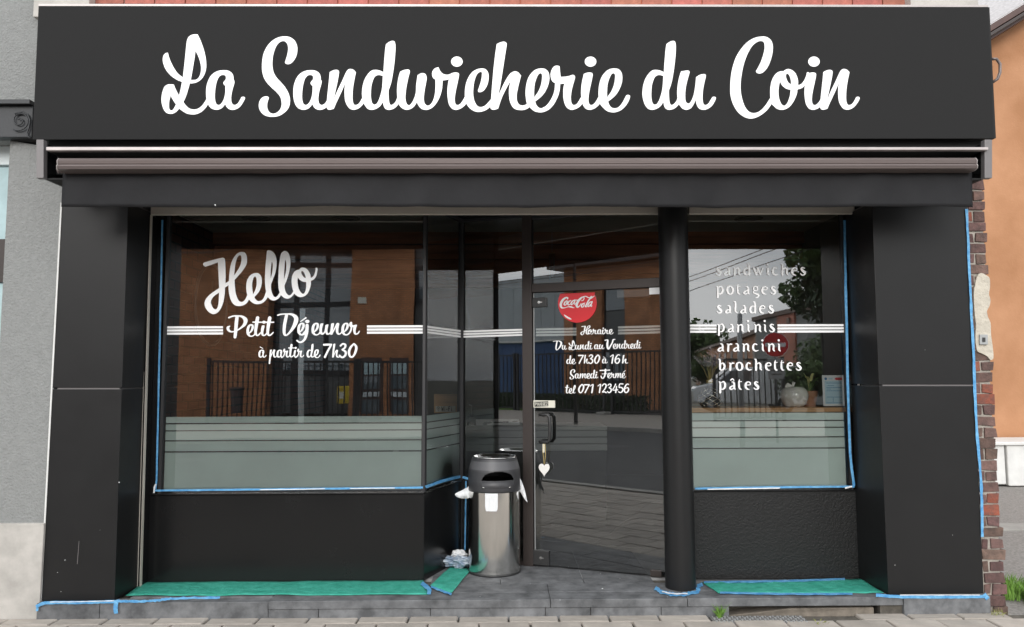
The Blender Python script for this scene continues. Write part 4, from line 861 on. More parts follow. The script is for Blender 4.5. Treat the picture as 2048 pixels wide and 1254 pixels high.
MB().lathe([(R1 - .032, H + zc), (R1 - .034, H + zc + .006), (R1 - .042, H + zc + .004), (R1 - .050, H + zc - .012), (.0, H + zc - .014)], n=64).build('ash_tray_top', M['steel'], lid, smooth=True)
# hood lip under the opening
lip = MB()
for j in range(24):
    a0, a1 = math.radians(-119 + j * 78 / 24), math.radians(-119 + (j + 1) * 78 / 24)
    w = lambda a: .016 * math.sin((a - math.radians(-119)) / math.radians(78) * math.pi) + .001
    f_ = lambda a, r_, z_: (r_ * math.cos(a), r_ * math.sin(a), zc + z_)
    lip.add([f_(a0, R1, H * .12), f_(a1, R1, H * .12), f_(a1, R1 + w(a1), H * .33), f_(a0, R1 + w(a0), H * .33), f_(a0, R1 - .02, H * .355), f_(a1, R1 - .02, H * .355)], [(0, 1, 2, 3), (3, 2, 5, 4)])
lip.build('opening_lip', M['binlid'], lid, smooth=True)
for da in (-32, 24):
    a = math.radians(-80 + da); MB().tube([((R1 + .012) * math.cos(a + t), (R1 + .012) * math.sin(a + t), zc + H * .16 + s_) for t, s_ in ((-.05, 0), (0, .004), (.05, .001))], [.002, .005, .002], 8).build('steel_rivet', M['steel'], lid, smooth=True)
# bag: black liner inside, white flaps outside
MB().lathe([(br_ - .02, .05), (br_ - .012, zc + H * .3), (br_ - .03, zc + H * .31)], n=40).build('bin_liner', M['void'], wb, smooth=True)
def flap(pts, d, nm, depth=.0):
    """pts: photo outline; hung at distance y=d"""
    out = spline([tuple(p) for p in pts], True, 4); V, T = fill([out])
    cen = V.mean(0); ex = np.abs(V - cen).max()
    # refine: centre fan with ripples
    vs3 = []
    for x, y in V:
        t = np.linalg.norm((x, y) - cen) / ex
        p_ = at(x, y, d + depth * t + .01 * math.sin(x * .35) * math.cos(y * .28)); vs3.append(p_)
    me = MB().add(vs3, [tuple(t) for t in T]); o_ = me.build(nm, M['bag'], smooth=True)
    loc(o_, wb); s_ = o_.modifiers.new('thickness', 'SOLIDIFY'); s_.thickness = .0015; return o_
flap([(944,963,1),(938,972),(925,980),(910,988),(914,994),(925,997),(935,997),(943,992),(946,984,1),(944,974)], by - .03, 'bag_flap', -.03)
flap([(943,978,1),(946,985),(943,995),(940,990)], by - .05, 'bag_flap')
flap([(1039,955,1),(1043,962),(1048,975),(1052,990),(1055,1005,1),(1049,998),(1042,986),(1038,980),(1036,970)], by - .03, 'bag_flap', -.02)
flap([(1033,982),(1036,986),(1037,997),(1034,1003),(1032,998)], by - .08, 'bag_flap')
# front tag follows the round body
tg = MB(); a_c = -math.pi / 2 - .10; hw = .50; zA = at(985, 987, by - br_).z - STEP; zB = at(985, 1022.5, by - br_).z - STEP; nn = 14; rows_ = 8
vv = []; ff = []
for j in range(rows_ + 1):
    t = j / rows_; half = hw * (1 if t < .7 else math.sqrt(max(0.0, 1 - ((t - .7) / .32) ** 2)) * .25 + .75)
    for i in range(nn + 1):
        a = a_c + half * .48 * (2 * i / nn - 1); r_ = br_ + .004 + .002 * math.sin(i * 1.3) * t
        vv.append((r_ * math.cos(a), r_ * math.sin(a), zA + (zB - zA) * t))
for j in range(rows_):
    for i in range(nn): k = j * (nn + 1) + i; ff.append((k, k + nn + 1, k + nn + 2, k + 1))
tg.add(vv, ff).build('bag_flap', M['bag'], wb, smooth=True)

# dirt inside the bin top
# ================================================================ SHEETS AND TAPE
def floor_sheet(name, px, z, m, label, cat, group=None, th=.0015, amp=.003, nu=60, nv=8):
    q = [atz(*p, z) for p in px]; rr = random.Random(len(label)); ph = [rr.uniform(0, 6) for _ in range(4)]
    v, f = grid_sheet(bil(q), nu, nv, lambda a, b: Vector((0, 0, amp * (1 + .6 * math.sin(a * 17 + ph[0]) * math.cos(b * 3 + ph[1]) + .4 * math.sin(a * 41 + b * 4 + ph[2])))) + Vector((.002 * math.sin(b * 9), (.005 * math.sin(a * 13 + ph[3]) + .003 * math.sin(a * 47 + ph[0])) * (1 - b) + .003 * math.sin(a * 29 + ph[1]) * b, 0)))
    o_ = MB().add(v, f).build(name, m, smooth=True); s_ = o_.modifiers.new('thickness', 'SOLIDIFY'); s_.thickness = th; s_.offset = 0
    return tag(o_, label, cat, group)
zf = STEP + .002
floor_sheet('protective_sheet', [(250, 1192), (858, 1190), (846, 1161), (290, 1164)], zf, M['green'], 'long green protective sheet on the step under the left window', 'sheet', 'green sheets laid on the step')
floor_sheet('protective_sheet', [(860, 1172), (903, 1187), (944, 1137), (905, 1131)], zf + .004, M['green'], 'short green sheet lying askew on the step beside the waste bin', 'sheet', 'green sheets laid on the step', amp=.003, nu=16)
floor_sheet('protective_sheet', [(1437, 1187), (1768, 1187), (1722, 1158), (1403, 1165)], zf, M['green'], 'green protective sheet on the step under the right window', 'sheet', 'green sheets laid on the step')
def tape(pl, pts, w, label, off=.004, m='bluetape', vert=False, jag=.12, n=40, zz=None, group='strips of blue masking tape', rough=1.0):
    """a ragged strip along photo points; pl = Plane, or None for the horizontal plane zz"""
    P_ = spline([tuple(p) for p in pts], False, 8); tt = np.linspace(0, len(P_) - 1, n); P_ = np.stack([np.interp(tt, range(len(P_)), P_[:, i]) for i in range(2)], 1)
    d = np.gradient(P_, axis=0); d /= np.maximum(np.linalg.norm(d, axis=1), 1e-6)[:, None]; nn_ = np.stack([-d[:, 1], d[:, 0]], 1)
    rr = random.Random(int(sum(map(sum, pts)))); w = w * .78
    hit = (lambda p: pl.hit(p[0], p[1], off)) if pl else (lambda p: atz(p[0], p[1], zz))
    nrm = pl.n if pl else Vector((0, 0, 1)); v = []; f = []
    for i in range(len(P_)):
        a = 1 + rr.uniform(-jag, jag); b = 1 + rr.uniform(-jag, jag); wv = nrm * (.0015 * math.sin(i * .9) * rough)
        v += [tuple(hit(P_[i] + nn_[i] * w / 2 * a) + wv), tuple(hit(P_[i] - nn_[i] * w / 2 * b) + wv * .3)]
    for i in range(len(P_) - 1): f.append((2 * i, 2 * i + 1, 2 * i + 3, 2 * i + 2))
    o_ = MB().add(v, f).build('masking_tape' if m == 'bluetape' else 'filler_line', M[m]); s_ = o_.modifiers.new('thickness', 'SOLIDIFY'); s_.thickness = .0012; s_.offset = 0
    return tag(o_, label, 'tape' if m == 'bluetape' else 'filler', group if m == 'bluetape' else 'white filler smears on the tape')
WN = WIN
FP = Plane((-3, -.052), (3, -.052)); FS = Plane((-3, .4), (3, .4))
tape(FS, [(325, 440), (319, 700), (313, 960), (311, 978)], 4.5, 'upright blue tape along the left edge of the left window')
tape(FS, [(308, 981), (500, 979), (846, 975)], 5, 'level blue tape along the foot of the left window')
tape(SIDE, [(851, 974), (885, 962), (921, 953)], 7, 'slanting blue tape along the foot of the angled side window', off=.018)
tape(DOOR, [(925, 954), (934, 957), (944, 961)], 6, 'short blue tape end behind the bin at the window corner', off=.012)
tape(DOOR, [(932, 962), (931, 1030), (930, 1100)], 3.5, 'upright blue tape in the corner behind the waste bin', off=.012)
tape(FS, [(1689, 440), (1692, 600), (1700, 900), (1708, 972)], 6, 'upright blue tape along the right edge of the right window')
tape(FS, [(1390, 977), (1550, 974.5), (1709, 973)], 5, 'level blue tape along the foot of the right window')
tape(FRONT, [(1933, 418), (1940, 560), (1946, 690), (1953, 850), (1963, 980), (1965, 1074)], 6.5, 'long blue tape strip down the outer edge of the right pillar', jag=.3, off=.006)
tape(FP, [(72, 1213), (90, 1206), (160, 1205), (236, 1203)], 8, 'blue tape under the foot of the left pillar', off=.001)
tape(FP, [(232, 1202), (300, 1202), (345, 1197), (440, 1195)], 6, 'blue tape along the step edge right of the left pillar', jag=.35, off=.001)
tape(FP, [(233, 1203), (231, 1215), (232, 1227)], 11, 'blue tape tab hanging over the step beside the left pillar', off=.003, n=14)
tape(FP, [(75, 1212), (74, 1222)], 6, 'small blue tape end at the corner of the left pillar', off=.003, n=10)
tape(FP, [(1752, 1190), (1790, 1193), (1880, 1194), (1975, 1193)], 8, 'blue tape under the foot of the right pillar', off=.004)
tape(FP, [(1968, 1188), (1976, 1198)], 10, 'small blue tape knot at the right corner of the right pillar', off=.006, n=12)
tape(None, [(843, 1166), (858, 1178), (858, 1188)], 10, 'blue tape tab at the right end of the long green sheet', zz=STEP + .010, n=20)
tape(None, [(862, 1173), (885, 1182), (903, 1188)], 5, 'blue tape along the front of the short green sheet', zz=STEP + .010, n=20)
tape(None, [(1440, 1185), (1560, 1187.5), (1705, 1187.5)], 5, 'blue tape along the front of the right green sheet', zz=STEP + .008)
tape(None, [(1408, 1164), (1560, 1162), (1690, 1158)], 5, 'blue tape along the back of the right green sheet', zz=STEP + .008)
tape(None, [(1310, 1176), (1325, 1184), (1345, 1188), (1372, 1188), (1395, 1182), (1397, 1172), (1405, 1168)], 9, 'crumpled blue tape round the foot of the black column', zz=STEP + .006, jag=.4)
tape(FS, [(520, 979.5), (600, 978.6), (650, 977.5)], 2, 'thin white filler smear on the tape under the left window', m='bluetape_w', off=.008)
tape(FS, [(700, 977), (790, 976)], 2, 'second white filler smear right of it under the left window', m='bluetape_w', off=.008)
tape(FS, [(1415, 978.5), (1500, 977), (1560, 976)], 2.6, 'white filler smear on the tape under the right window', m='bluetape_w', off=.008)
tape(FS, [(308, 986), (309, 974), (312, 968)], 4, 'white filler blob in the bottom left corner of the left window', m='bluetape_w', off=.009, n=10)
tape(FS, [(1690, 976), (1704, 973)], 4, 'white filler blob in the bottom right corner of the right window', m='bluetape_w', off=.009, n=10)
tape(None, [(1324, 1183), (1345, 1187), (1375, 1187)], 2.5, 'white filler ring at the foot of the column', m='bluetape_w', zz=STEP + .012, n=20)
tape(FP, [(100, 1204), (150, 1203.5), (228, 1201.5)], 1.6, 'white filler line above the tape of the left pillar', m='bluetape_w', off=.004)
tape(FP, [(1800, 1190), (1900, 1190), (1960, 1190)], 1.6, 'white filler line above the tape of the right pillar', m='bluetape_w', off=.006)

# crumpled bag in the corner
def blob(name, c, rx, ry, rz, m, parent=None, seed=1, amp=.35, n=5):
    import bmesh
    bm = bmesh.new(); bmesh.ops.create_icosphere(bm, subdivisions=n, radius=1)
    rr = random.Random(seed); W = [(Vector((rr.uniform(-1, 1), rr.uniform(-1, 1), rr.uniform(-1, 1))) * rr.uniform(2, 8), rr.uniform(0, 6)) for _ in range(14)]
    for v_ in bm.verts:
        s_ = sum(abs(math.sin(v_.co.dot(a) + b)) for a, b in W) / 14 - .62
        v_.co *= 1 + amp * s_ * 2.4
        v_.co = Vector((c[0] + v_.co.x * rx, c[1] + v_.co.y * ry, max(c[2] + v_.co.z * rz, STEP + .001)))
    me = bpy.data.meshes.new(name); bm.to_mesh(me); bm.free(); me.materials.append(m); me.polygons.foreach_set('use_smooth', [True] * len(me.polygons))
    return link(name, me, parent)
c_ = atz(915, 1136, STEP)
tag(blob('plastic_bag', (c_.x, c_.y, STEP + .05), .10, .07, .045, M['plastic'], seed=4, amp=.9), 'crumpled clear and blue plastic bag in the corner left of the bin', 'bag')
tag(blob('plastic_bag', (c_.x + .01, c_.y + .02, STEP + .085), .055, .045, .035, M['bag'], seed=8, amp=1.0), 'crumpled grey white plastic bag on top in the corner left of the bin', 'bag')

# heart on a string at the handle
(hu, hz0) = U(1088, 884)
ht = thing('heart_ornament', 'white heart pendant hanging on a cord from the door handle', 'ornament', DOOR.pt(hu, hz0, .05))
hc = DOOR.hit(1088.5, 938, .05); s = 12 * (hc - CAM).length / F
hp = []
for k in range(40):
    t = 2 * math.pi * k / 40; hp.append((16 * math.sin(t) ** 3 / 16, (13 * math.cos(t) - 5 * math.cos(2 * t) - 2 * math.cos(3 * t) - math.cos(4 * t)) / 14))
mb = MB().prism([hc + DOOR.t * (a * s * .92) + Vector((0, 0, b * s)) + DOOR.n * .005 for a, b in hp], DOOR.n * -.011)
loc(mb.build('heart', M['ceramic'], bevel=.003), ht)
loc(MB().tube([DOOR.hit(1087, 886, .055), DOOR.hit(1086, 905, .055), DOOR.hit(1088, 928, .052)], .0025, 6).tube([DOOR.hit(1090, 886, .055), DOOR.hit(1091, 908, .052), DOOR.hit(1089, 928, .052)], .0025, 6).build('cord', M['straw'], smooth=True), ht)
loc(MB().slab([DOOR.hit(1085, 905, .056), DOOR.hit(1089, 905, .056), DOOR.hit(1089, 888, .056), DOOR.hit(1085, 888, .056)], DOOR.n * -.002).build('paper_tag', M['cream']), ht)

# ================================================================ LEFT NEIGHBOUR
lh = thing('stucco_house', 'grey stucco house with a pale stone plinth left of the shop', 'house', (-4, 0, 0))
E = lambda o_: loc(o_, lh)
ex_t, ex_b = at(123, 415, 0), at(80, 1200, 0)
SYH = 0.012; e2 = lambda py: at(82.5 + (1201 - py) * .0525 - 1.2, py, SYH)
zp = at(50, 1046, SYH).z; zw0 = at(10, 820, SYH).z; zb0_, zb1_ = at(30, 281, SYH).z, at(30, 219, SYH).z
wr = lambda py: at(18 - max(0, (py - 300)) * .02, py, SYH).x
mb = MB(); xw = at(4, 600, SYH).x; xT = at(77, 100, SYH).x
mb.slab([Vector((xw, SYH, zp)), e2(1046), e2(300), Vector((xw, SYH, zb0_))], (0, .3, 0))
mb.box(-9, xw - 1.2, SYH, SYH + .3, zp, zb0_); mb.box(xw - 1.2, xw, SYH, SYH + .3, zp, zw0)
mb.box(-9, xl - .03, SYH + .001, SYH + .3, zb0_, 8)
E(mb.build('stucco_wall', M['stucco']))
E(MB().box(-9, xl - .03, .32, 9, 0, 8).build('house_body', M['mortar']))
mb = MB()
E(MB().slab([Vector((-5.2, -.02, -.12)), at(76, 1262, -.02), at(88, 1047, -.02), Vector((-5.2, -.02, zp))], (0, .1, 0)).build('plinth_stone', M['plinth'], bevel=.004))
E(MB().box(-9, -5.205, -.02, .1, -.02, zp).build('plinth_stone', M['plinth'], bevel=.004))
bm_ = E(MB().box(-9, at(66, 250, -.05).x, -.06, .02, zb0_, zb1_).build('iron_lintel', M['darkiron'], bevel=.004))
E(MB().box(-9, at(66, 250, -.05).x, -.10, .0, zb1_ + .002, zb1_ + .03).build('lintel_ledge', M['darkiron']))
sp = []
for k in range(42):
    t = k / 41 * 1.75 * 2 * math.pi; r_ = .010 + .062 * (k / 41) ** 1.2
    sp.append((math.cos(-t + 2.6) * r_, math.sin(-t + 2.6) * r_))
cc = at(39, 241, -.075); ends = sp[-1]
pts = [Vector((cc.x + a, -.075, cc.z + b)) for a, b in sp]
tail = [at(60, 240, -.075), at(58, 255, -.075), at(54, 265, -.075), at(56, 273, -.075), at(62, 277, -.075)]
E(MB().tube(pts, .0045, 8).build('scroll', M['darkiron'], smooth=True)); E(MB().tube([at(30, 228, -.075), at(44, 224, -.075), at(55, 229, -.075)] + tail, .006, 8).build('scroll', M['darkiron'], smooth=True))
E(MB().lathe([(0, .01), (.008, .006), (.01, 0)], (0, 0, 0), 12).build('scroll_boss', M['darkiron'], smooth=True)).matrix_basis = Matrix.Translation(cc - lh.location) @ Matrix.Rotation(math.pi / 2, 4, 'X')
wz = lambda py: at(8, py, .15).z
wf = MB(); x_1 = xw; x_0 = xw - 1.2
wf.box(x_0, x_1, .14, .2, wz(330), zb0_).box(x_1 - .012, x_1, .141, .2, zw0, zb0_).box(x_0, x_0 + .05, .14, .2, zw0, zb0_)
wo_ = E(wf.build('window', M['winframe'], bevel=.003))
for a, b, m_ in ((331, 477, 'curtain_glare'), (565, 818, 'curtain_glare')):
    pn = MB().box(x_0 + .05, x_1 - .012, .17, .175, wz(b), wz(a)).build('pane', M[m_], None); pn.parent = wo_
pn = MB().box(x_0 + .05, x_1 - .012, .15, .19, wz(564), wz(478)).build('meeting_rail', M['brown_alu']); pn.parent = wo_

# ================================================================ BRICK PIER
pr = thing('brick_pier', 'old weathered brick pier with plaster patch between shop and orange house', 'pier', (2.95, .02, 0))
Q = lambda o_: loc(o_, pr)
zb, ztp = -.1, 3.0
xin = lambda z: 2.93
def xe(z):   # ragged outer edge, narrower higher up
    py = 752 - (z - 1.55) * 298
    return at(1967 + (py - 370) * .048, py, .03).x
zz = -.05; r = 0; rb = random.Random(11)
_zz = [-.1 + .1 * i for i in range(33)]
Q(MB().prism([(2.8, .033, -.1)] + [(xe(z_) - .012 + .008 * math.sin(z_ * 37), .033, z_) for z_ in _zz] + [(2.8, .033, 3.1)], (0, .36, 0)).build('mortar_core', M['mortar']))
Q(MB().box(2.9, 3.02, .4, 9, -.1, 3.3).build('side_wall', M['darkbrick']))
def pbrick(x0, x1, z0, z1, m, out):
    g = .0055; mb = MB()
    j = lambda: rb.uniform(-.006, .006)
    fr_ = [Vector((x0 + g + j(), out, z0 + g + j())), Vector((x1 - g + j(), out, z0 + g + j())), Vector((x1 - g + j(), out, z1 - g + j())), Vector((x0 + g + j(), out, z1 - g + j()))]
    bk = [Vector((v_.x, .13, v_.z)) for v_ in fr_]
    mb.hexa(fr_, bk); o_ = mb.build('brick', m, bevel=.003); return Q(o_)
hcs = .0735
zpatch0, zpatch1 = at(1975, 715, .03).z, at(1975, 548, .03).z
while zz < 3.1:
    x1 = xe(zz) + rb.uniform(-.006, .010) + (.022 if zz < at(1975, 1075, .03).z else 0)
    x0 = at(1930 + (752 - (zz - 1.55) * 298 - 370) * .045, 752 - (zz - 1.55) * 298, .03).x
    py = 752 - (zz - 1.55) * 298
    burst = any(abs(py - b) < 13 for b in (790, 815, 1020, 1038)); m_ = M['brickburst'] if burst else M['brickdark']
    inpatch = zpatch0 < zz + .03 < zpatch1
    if inpatch: x1 -= .02
    if r % 2: pbrick(x0, x1, zz, zz + hcs, m_, .022 + rb.uniform(-.004, .004) + (.006 if inpatch else 0))
    else:
        xm = x0 + (x1 - x0) * .34; pbrick(x0, xm, zz, zz + hcs, M['brickburst'] if rb.random() < .12 else M['brickdark'], .026 + rb.uniform(-.003, .003)); pbrick(xm, x1, zz, zz + hcs, m_, .022 + rb.uniform(-.004, .004))
    zz += hcs; r += 1
# plaster patch: lumpy sheet
po = [(1952,562,1),(1956,550),(1963,546),(1972,550),(1979,556),(1980,575),(1978,588),(1981,600),(1979,612),(1974,622),(1975,632),(1981,645),(1982,668),(1985,690),(1987,716),(1982,720),(1974,712),(1962,706),(1955,702),(1951,680),(1952,650),(1949,620),(1948,585)]
V, T = fill([spline(po, True, 3)])
Q(MB().prism([at(x, y, .0145) for x, y in spline(po, True, 3)][::-1], (0, .02, 0)).build('plaster_patch', M['plaster']))
sk = MB().slab([at(x, y, -.001) for x, y in ((1960, 689), (1976, 689), (1976, 669), (1960, 669))], (0, .012, 0)).build('socket_plate', M['galv'], bevel=.002); Q(sk)
Q(MB().slab([at(x, y, -.004) for x, y in ((1965, 684), (1971, 684), (1971, 675), (1965, 675))], (0, .006, 0)).build('socket_slot', M['rubber'])); 

# hook on the right end of the sign
hk = [at(1984, 118, -.1), at(1993, 118, -.1), at(2000, 128, -.1), at(2000, 145, -.1), at(1995, 158, -.1), at(1986, 164, -.1)]
tag(MB().tube(hk, .010, 10).build('pipe_hook', M['taupe'], smooth=True), 'curved grey pipe bend sticking out at the right end of the sign', 'pipe')

# ================================================================ ORANGE HOUSE
OY = 6.6
oh = thing('orange_house', 'orange rendered house with brown eave and slate roof right of the shop', 'house', (5, OY, 0))
W = lambda o_: loc(o_, oh)
p = lambda x, y, Y=OY: at(x, y, Y)
zb_ = at(2020, 888, OY).z
w0 = p(1900, 880); xr0, xr1 = w0.x, w0.x + 9
sl_ = (p(2048, 40).z - p(1980, 82).z) / (p(2048, 40).x - p(1980, 82).x)
zA_ = p(1980, 82).z - sl_ * (p(1980, 82).x - xr0)
apx = xr0 + 5
W(MB().prism([Vector((xr0, OY, zb_)), Vector((xr1, OY, zb_)), Vector((xr1, OY, zA_ + sl_ * 5 - sl_ * 4)), Vector((apx, OY, zA_ + sl_ * 5)), Vector((xr0, OY, zA_))], (0, 8, 0)).build('rendered_wall', M['orange']))
dirv = Vector((1, 0, sl_)).normalized(); up = Vector((-sl_, 0, 1)).normalized()
b0 = Vector((xr0 - .6, OY, zA_ - sl_ * .6))
for name, o0, o1, yo, m_ in (('eave_board', .0, .10, -.32, 'fascia'), ('verge_board', .105, .20, -.36, 'fascia'), ('gutter', .04, .09, -.42, 'brown_alu')):
    a = b0 + up * o0; bb = b0 + up * o1; ln = dirv * 5.9
    W(MB().slab([a + Vector((0, yo, 0)), a + ln + Vector((0, yo, 0)), bb + ln + Vector((0, yo, 0)), bb + Vector((0, yo, 0))], (0, -yo + .02, 0)).build(name, M[m_], bevel=.008))
# slates in rows on the roof plane that rises away to the back
rt = W(MB().slab([b0 + up * .205 + Vector((0, -.3, 0)), b0 + up * .205 + dirv * 5.9 + Vector((0, -.3, 0)), b0 + up * .22 + dirv * 5.9 + Vector((0, -.3, 0)), b0 + up * .22 + Vector((0, -.3, 0))], (0, 3, 1.5)).build('roof', M['slate']))
sme = MB().hexa([(0, 0, 0), (.235, 0, 0), (.235, 0, .018), (0, 0, .018)], [(0, .34, .0), (.235, .34, 0), (.235, .34, .006), (0, .34, .006)]).mesh('slate', M['slate'])
rot = Matrix((tuple([dirv.x, 0, up.x]), (dirv.y, 1, up.y), (dirv.z, 0, up.z))).to_4x4()
tilt = Matrix.Rotation(math.atan(.5), 4, 'X')
for rr_ in range(7):
    for i in range(18):
        o = link('slate', sme, rt); o.matrix_parent_inverse = Matrix.Translation(-oh.location)
        base = b0 + up * .225 + dirv * (i * .24 + (.12 if rr_ % 2 else 0)) + Vector((0, -.33, 0))
        o.matrix_basis = Matrix.Translation(base + Vector((0, .26 * rr_, .13 * rr_ + .0))) @ rot @ tilt @ Matrix.Translation((0, 0, R.uniform(0, .008)))
# white block at the foot of the orange wall
wk = thing('white_block', 'low white panelled block over a black shadow strip under the orange wall', 'block', (p(2020, 970, 5.8).x, 5.8, 0))
K = lambda o_: loc(o_, wk)
z0_, z1_ = at(2020, 969, 5.8).z, at(2020, 886, 5.8).z
xk = at(1994, 900, 5.8).x; xj = at(2012, 900, 5.8).x
K(MB().box(xk - .5, xj - .02, 5.8, 6.5, z0_, z1_ - .03).build('block_panel', M['whiteblock'], bevel=.015))
K(MB().box(xj, xj + 4, 5.78, 6.5, z0_ - .02, z1_ - .03).build('block_panel', M['whiteblock'], bevel=.015))
K(MB().box(xk - .5, xj + 4, 5.74, 6.55, z1_ - .028, z1_ + .02).build('block_cap', M['whiteblock'], bevel=.01))
K(MB().box(xk - .5, xj + 4, 5.95, 6.5, -.05, z0_ - .021).build('shadow_foot', M['void']))  # set-back foot, coloured black to give the shadow under the block
tag(MB().box(3.35, 12, 2.75, 3.05, -.06, -.02).build('kerb_edge', M['kerb'], bevel=.01), kind='structure')

# grass tufts
def tuft(name, c, n, h, spread, m, label, seed, cat='grass', lean=.5):
    rr = random.Random(seed); mb = MB()
    for _ in range(n):
        a = rr.uniform(0, 6.28); d = rr.uniform(0, 1) ** .6 * spread; b = Vector((c[0] + math.cos(a) * d, c[1] + math.sin(a) * d * .8, c[2]))
        hh_ = h * rr.uniform(.5, 1.15); ln = Vector((rr.uniform(-1, 1), rr.uniform(-1, 1), 0)) * hh_ * lean; w = rr.uniform(.0025, .005)
        t = Vector((math.cos(a + 1.5), math.sin(a + 1.5), 0)) * w
        m1 = b + ln * .35 + Vector((0, 0, hh_ * .6)); tp = b + ln + Vector((0, 0, hh_))
        mb.add([b - t, b + t, m1 + t * .8, m1 - t * .8, tp], [(0, 1, 2, 3), (3, 2, 4)])
    o_ = mb.build(name, m); return tag(o_, label, cat, kind='stuff')
g1 = atz(2030, 1200, -.03)
tuft('grass', (g1.x + .06, g1.y + .12, -.04), 420, .14, .16, M['grass'], 'bright green grass clump at the foot of the brick pier', 1)
tuft('grass', (g1.x + .22, g1.y - .08, -.04), 520, .13, .20, M['grass'], 'bright green grass growing at the right edge of the photo', 2)
g2 = atz(1990, 1240, -.03); tuft('weeds', (g2.x + .03, g2.y + .02, -.03), 80, .05, .07, M['weed'], 'small yellowish weeds in front of the pier foot', 3, 'weeds', 1.0)
g3 = atz(1425, 1218, 0.0); tuft('weeds', (g3.x, -.075, -.01), 60, .085, .022, M['grass'], 'small green weed tuft growing from the joint below the column', 4, 'weeds', .9)
tuft('weeds', (g3.x + .6, -.20, -.01), 18, .02, .05, M['weed'], 'tiny dry weeds in the joint before the broken concrete', 5, 'weeds', 1.2)

# paint specks and a scratch left by the works
def speck(p, r, par, plane_n, name='paint_speck'):
    u = Vector((1, 0, 0)); w = plane_n.cross(u); nv = 9; rr = random.Random(int(p.x * 999)); 
    v = [p + (u * math.cos(t) + w * math.sin(t)) * r * rr.uniform(.5, 1.3) for t in np.linspace(0, 2 * math.pi, nv, endpoint=False)] + [p + plane_n * r * .5]
    link(name, MB().add(v, [(i, (i + 1) % nv, nv) for i in range(nv)]).mesh(name, M['bluetape_w']), par)
Zu = Vector((0, 0, 1)); Yf = Vector((0, -1, 0))
for px, py, r in ((1120, 1131, .004), (1137, 1134, .005), (1205, 1177, .006), (1201, 1147, .003), (1240, 1157, .003), (1120, 1200, .004), (1335, 1194, .003), (960, 1193, .003), (1060, 1168, .003), (700, 1180, .004), (1660, 1170, .006), (1691, 1166, .006), (560, 1176, .003)):
    speck(atz(px, py, STEP + .002), r, step, Zu)
for px, py, r in ((238, 965, .004), (1905, 1070, .002), (130, 1120, .003), (115, 1145, .0025), (122, 1183, .002), (200, 1060, .0015), (1850, 700, .0015), (1790, 1130, .002)):
    speck(at(px, py, -.001), r, shop, Yf)
sp_ = at(430, 410, -.375); speck(sp_, .005, None, Yf); o = bpy.data.objects['paint_speck.020'] if 'paint_speck.020' in bpy.data.objects else None
for o in [q for q in bpy.data.objects if q.name.startswith('paint_speck') and q.parent is None]: loc(o, aw)
MB().add([at(154, 1128, -.001), at(155.2, 1128, -.001), at(158.5, 1082, -.001), at(157.6, 1082, -.001)], [(0, 1, 2, 3)]).build('scratch', M['greyplate'], shop)
# ================================================================ THINGS INSIDE THE SHOP
# window shelf
shY = .50
z1 = at(1540, 815.5, shY).z; z0 = at(1540, 824.5, shY).z
tag(MB().box(xc, at(1693, 820, shY).x, shY, shY + .34, z0, z1).build('window_shelf', M['wood'], bevel=.003), 'long oak shelf board behind the right shop window', 'shelf')
TY = .66
def on_shelf(px): v_ = at(px, 812, TY); return Vector((v_.x, TY, z1))
pxm = lambda Y: (Y + 5.1) / F
# vase with diamond lattice and dried flowers
c0 = on_shelf(1420); k = pxm(TY)
vz = thing('flower_vase', 'round lattice vase with dried lilac flowers at the left end of the window shelf', 'vase', c0)
prof = [(.3 * 22, 0), (17, 2), (23, 10), (24, 18), (20, 28), (12, 35), (6.5, 39), (6, 44), (7, 50)]
smooth_by_angle(MB().lathe([(r_ * k * .93, z_ * k * .93) for r_, z_ in prof], n=32).build('vase_body', M['signblack'], vz), 60)
lat = MB()
def vr(z_): return np.interp(z_, [q[1] for q in prof], [q[0] for q in prof])
for j in range(8):
    for s in (1, -1):
        pts = []
        for i in range(13):
            z_ = 2 + i * 2.9; a = j * math.pi / 4 + s * i * (math.pi / 4) / 3.6; r_ = vr(z_) * k
            pts.append((r_ * math.cos(a), r_ * math.sin(a), z_ * k))
        lat.tube(pts, .0034, 5)
lat.build('lattice', M['silver'], vz, smooth=True)
MB().lathe([(5.5 * k, 47 * k), (7 * k, 49 * k), (7.2 * k, 53 * k), (5.6 * k, 54 * k)], n=20).build('neck_band', M['straw'], vz, smooth=True)
rr = random.Random(5); stm = MB(); fl = MB()
for i in range(14):
    a = rr.uniform(0, 6.28); tx = rr.uniform(-34, 42); h_ = rr.uniform(85, 128)
    p0, p1, p2 = Vector((0, 0, 48 * k)), Vector((tx * .35 * k, math.sin(a) * .02, 75 * k)), Vector((tx * k, math.sin(a) * .06, h_ * k))
    stm.tube([p0, p1, p2], [.0028, .002, .0012], 5)
    for q in range(60):
        t = rr.uniform(.25, 1.0); b = p1.lerp(p2, t) ; dv = Vector((rr.uniform(-1, 1), rr.uniform(-1, 1), rr.uniform(.2, 1.2))) * .035 * (1.2 - t * .7)
        fl.add([b, b + dv + Vector((.002, 0, 0)), b + dv - Vector((.002, 0, .003))], [(0, 1, 2)])
stm.build('dried_stem', M['straw'], vz); fl.build('dried_flower', M['lilac'], vz)
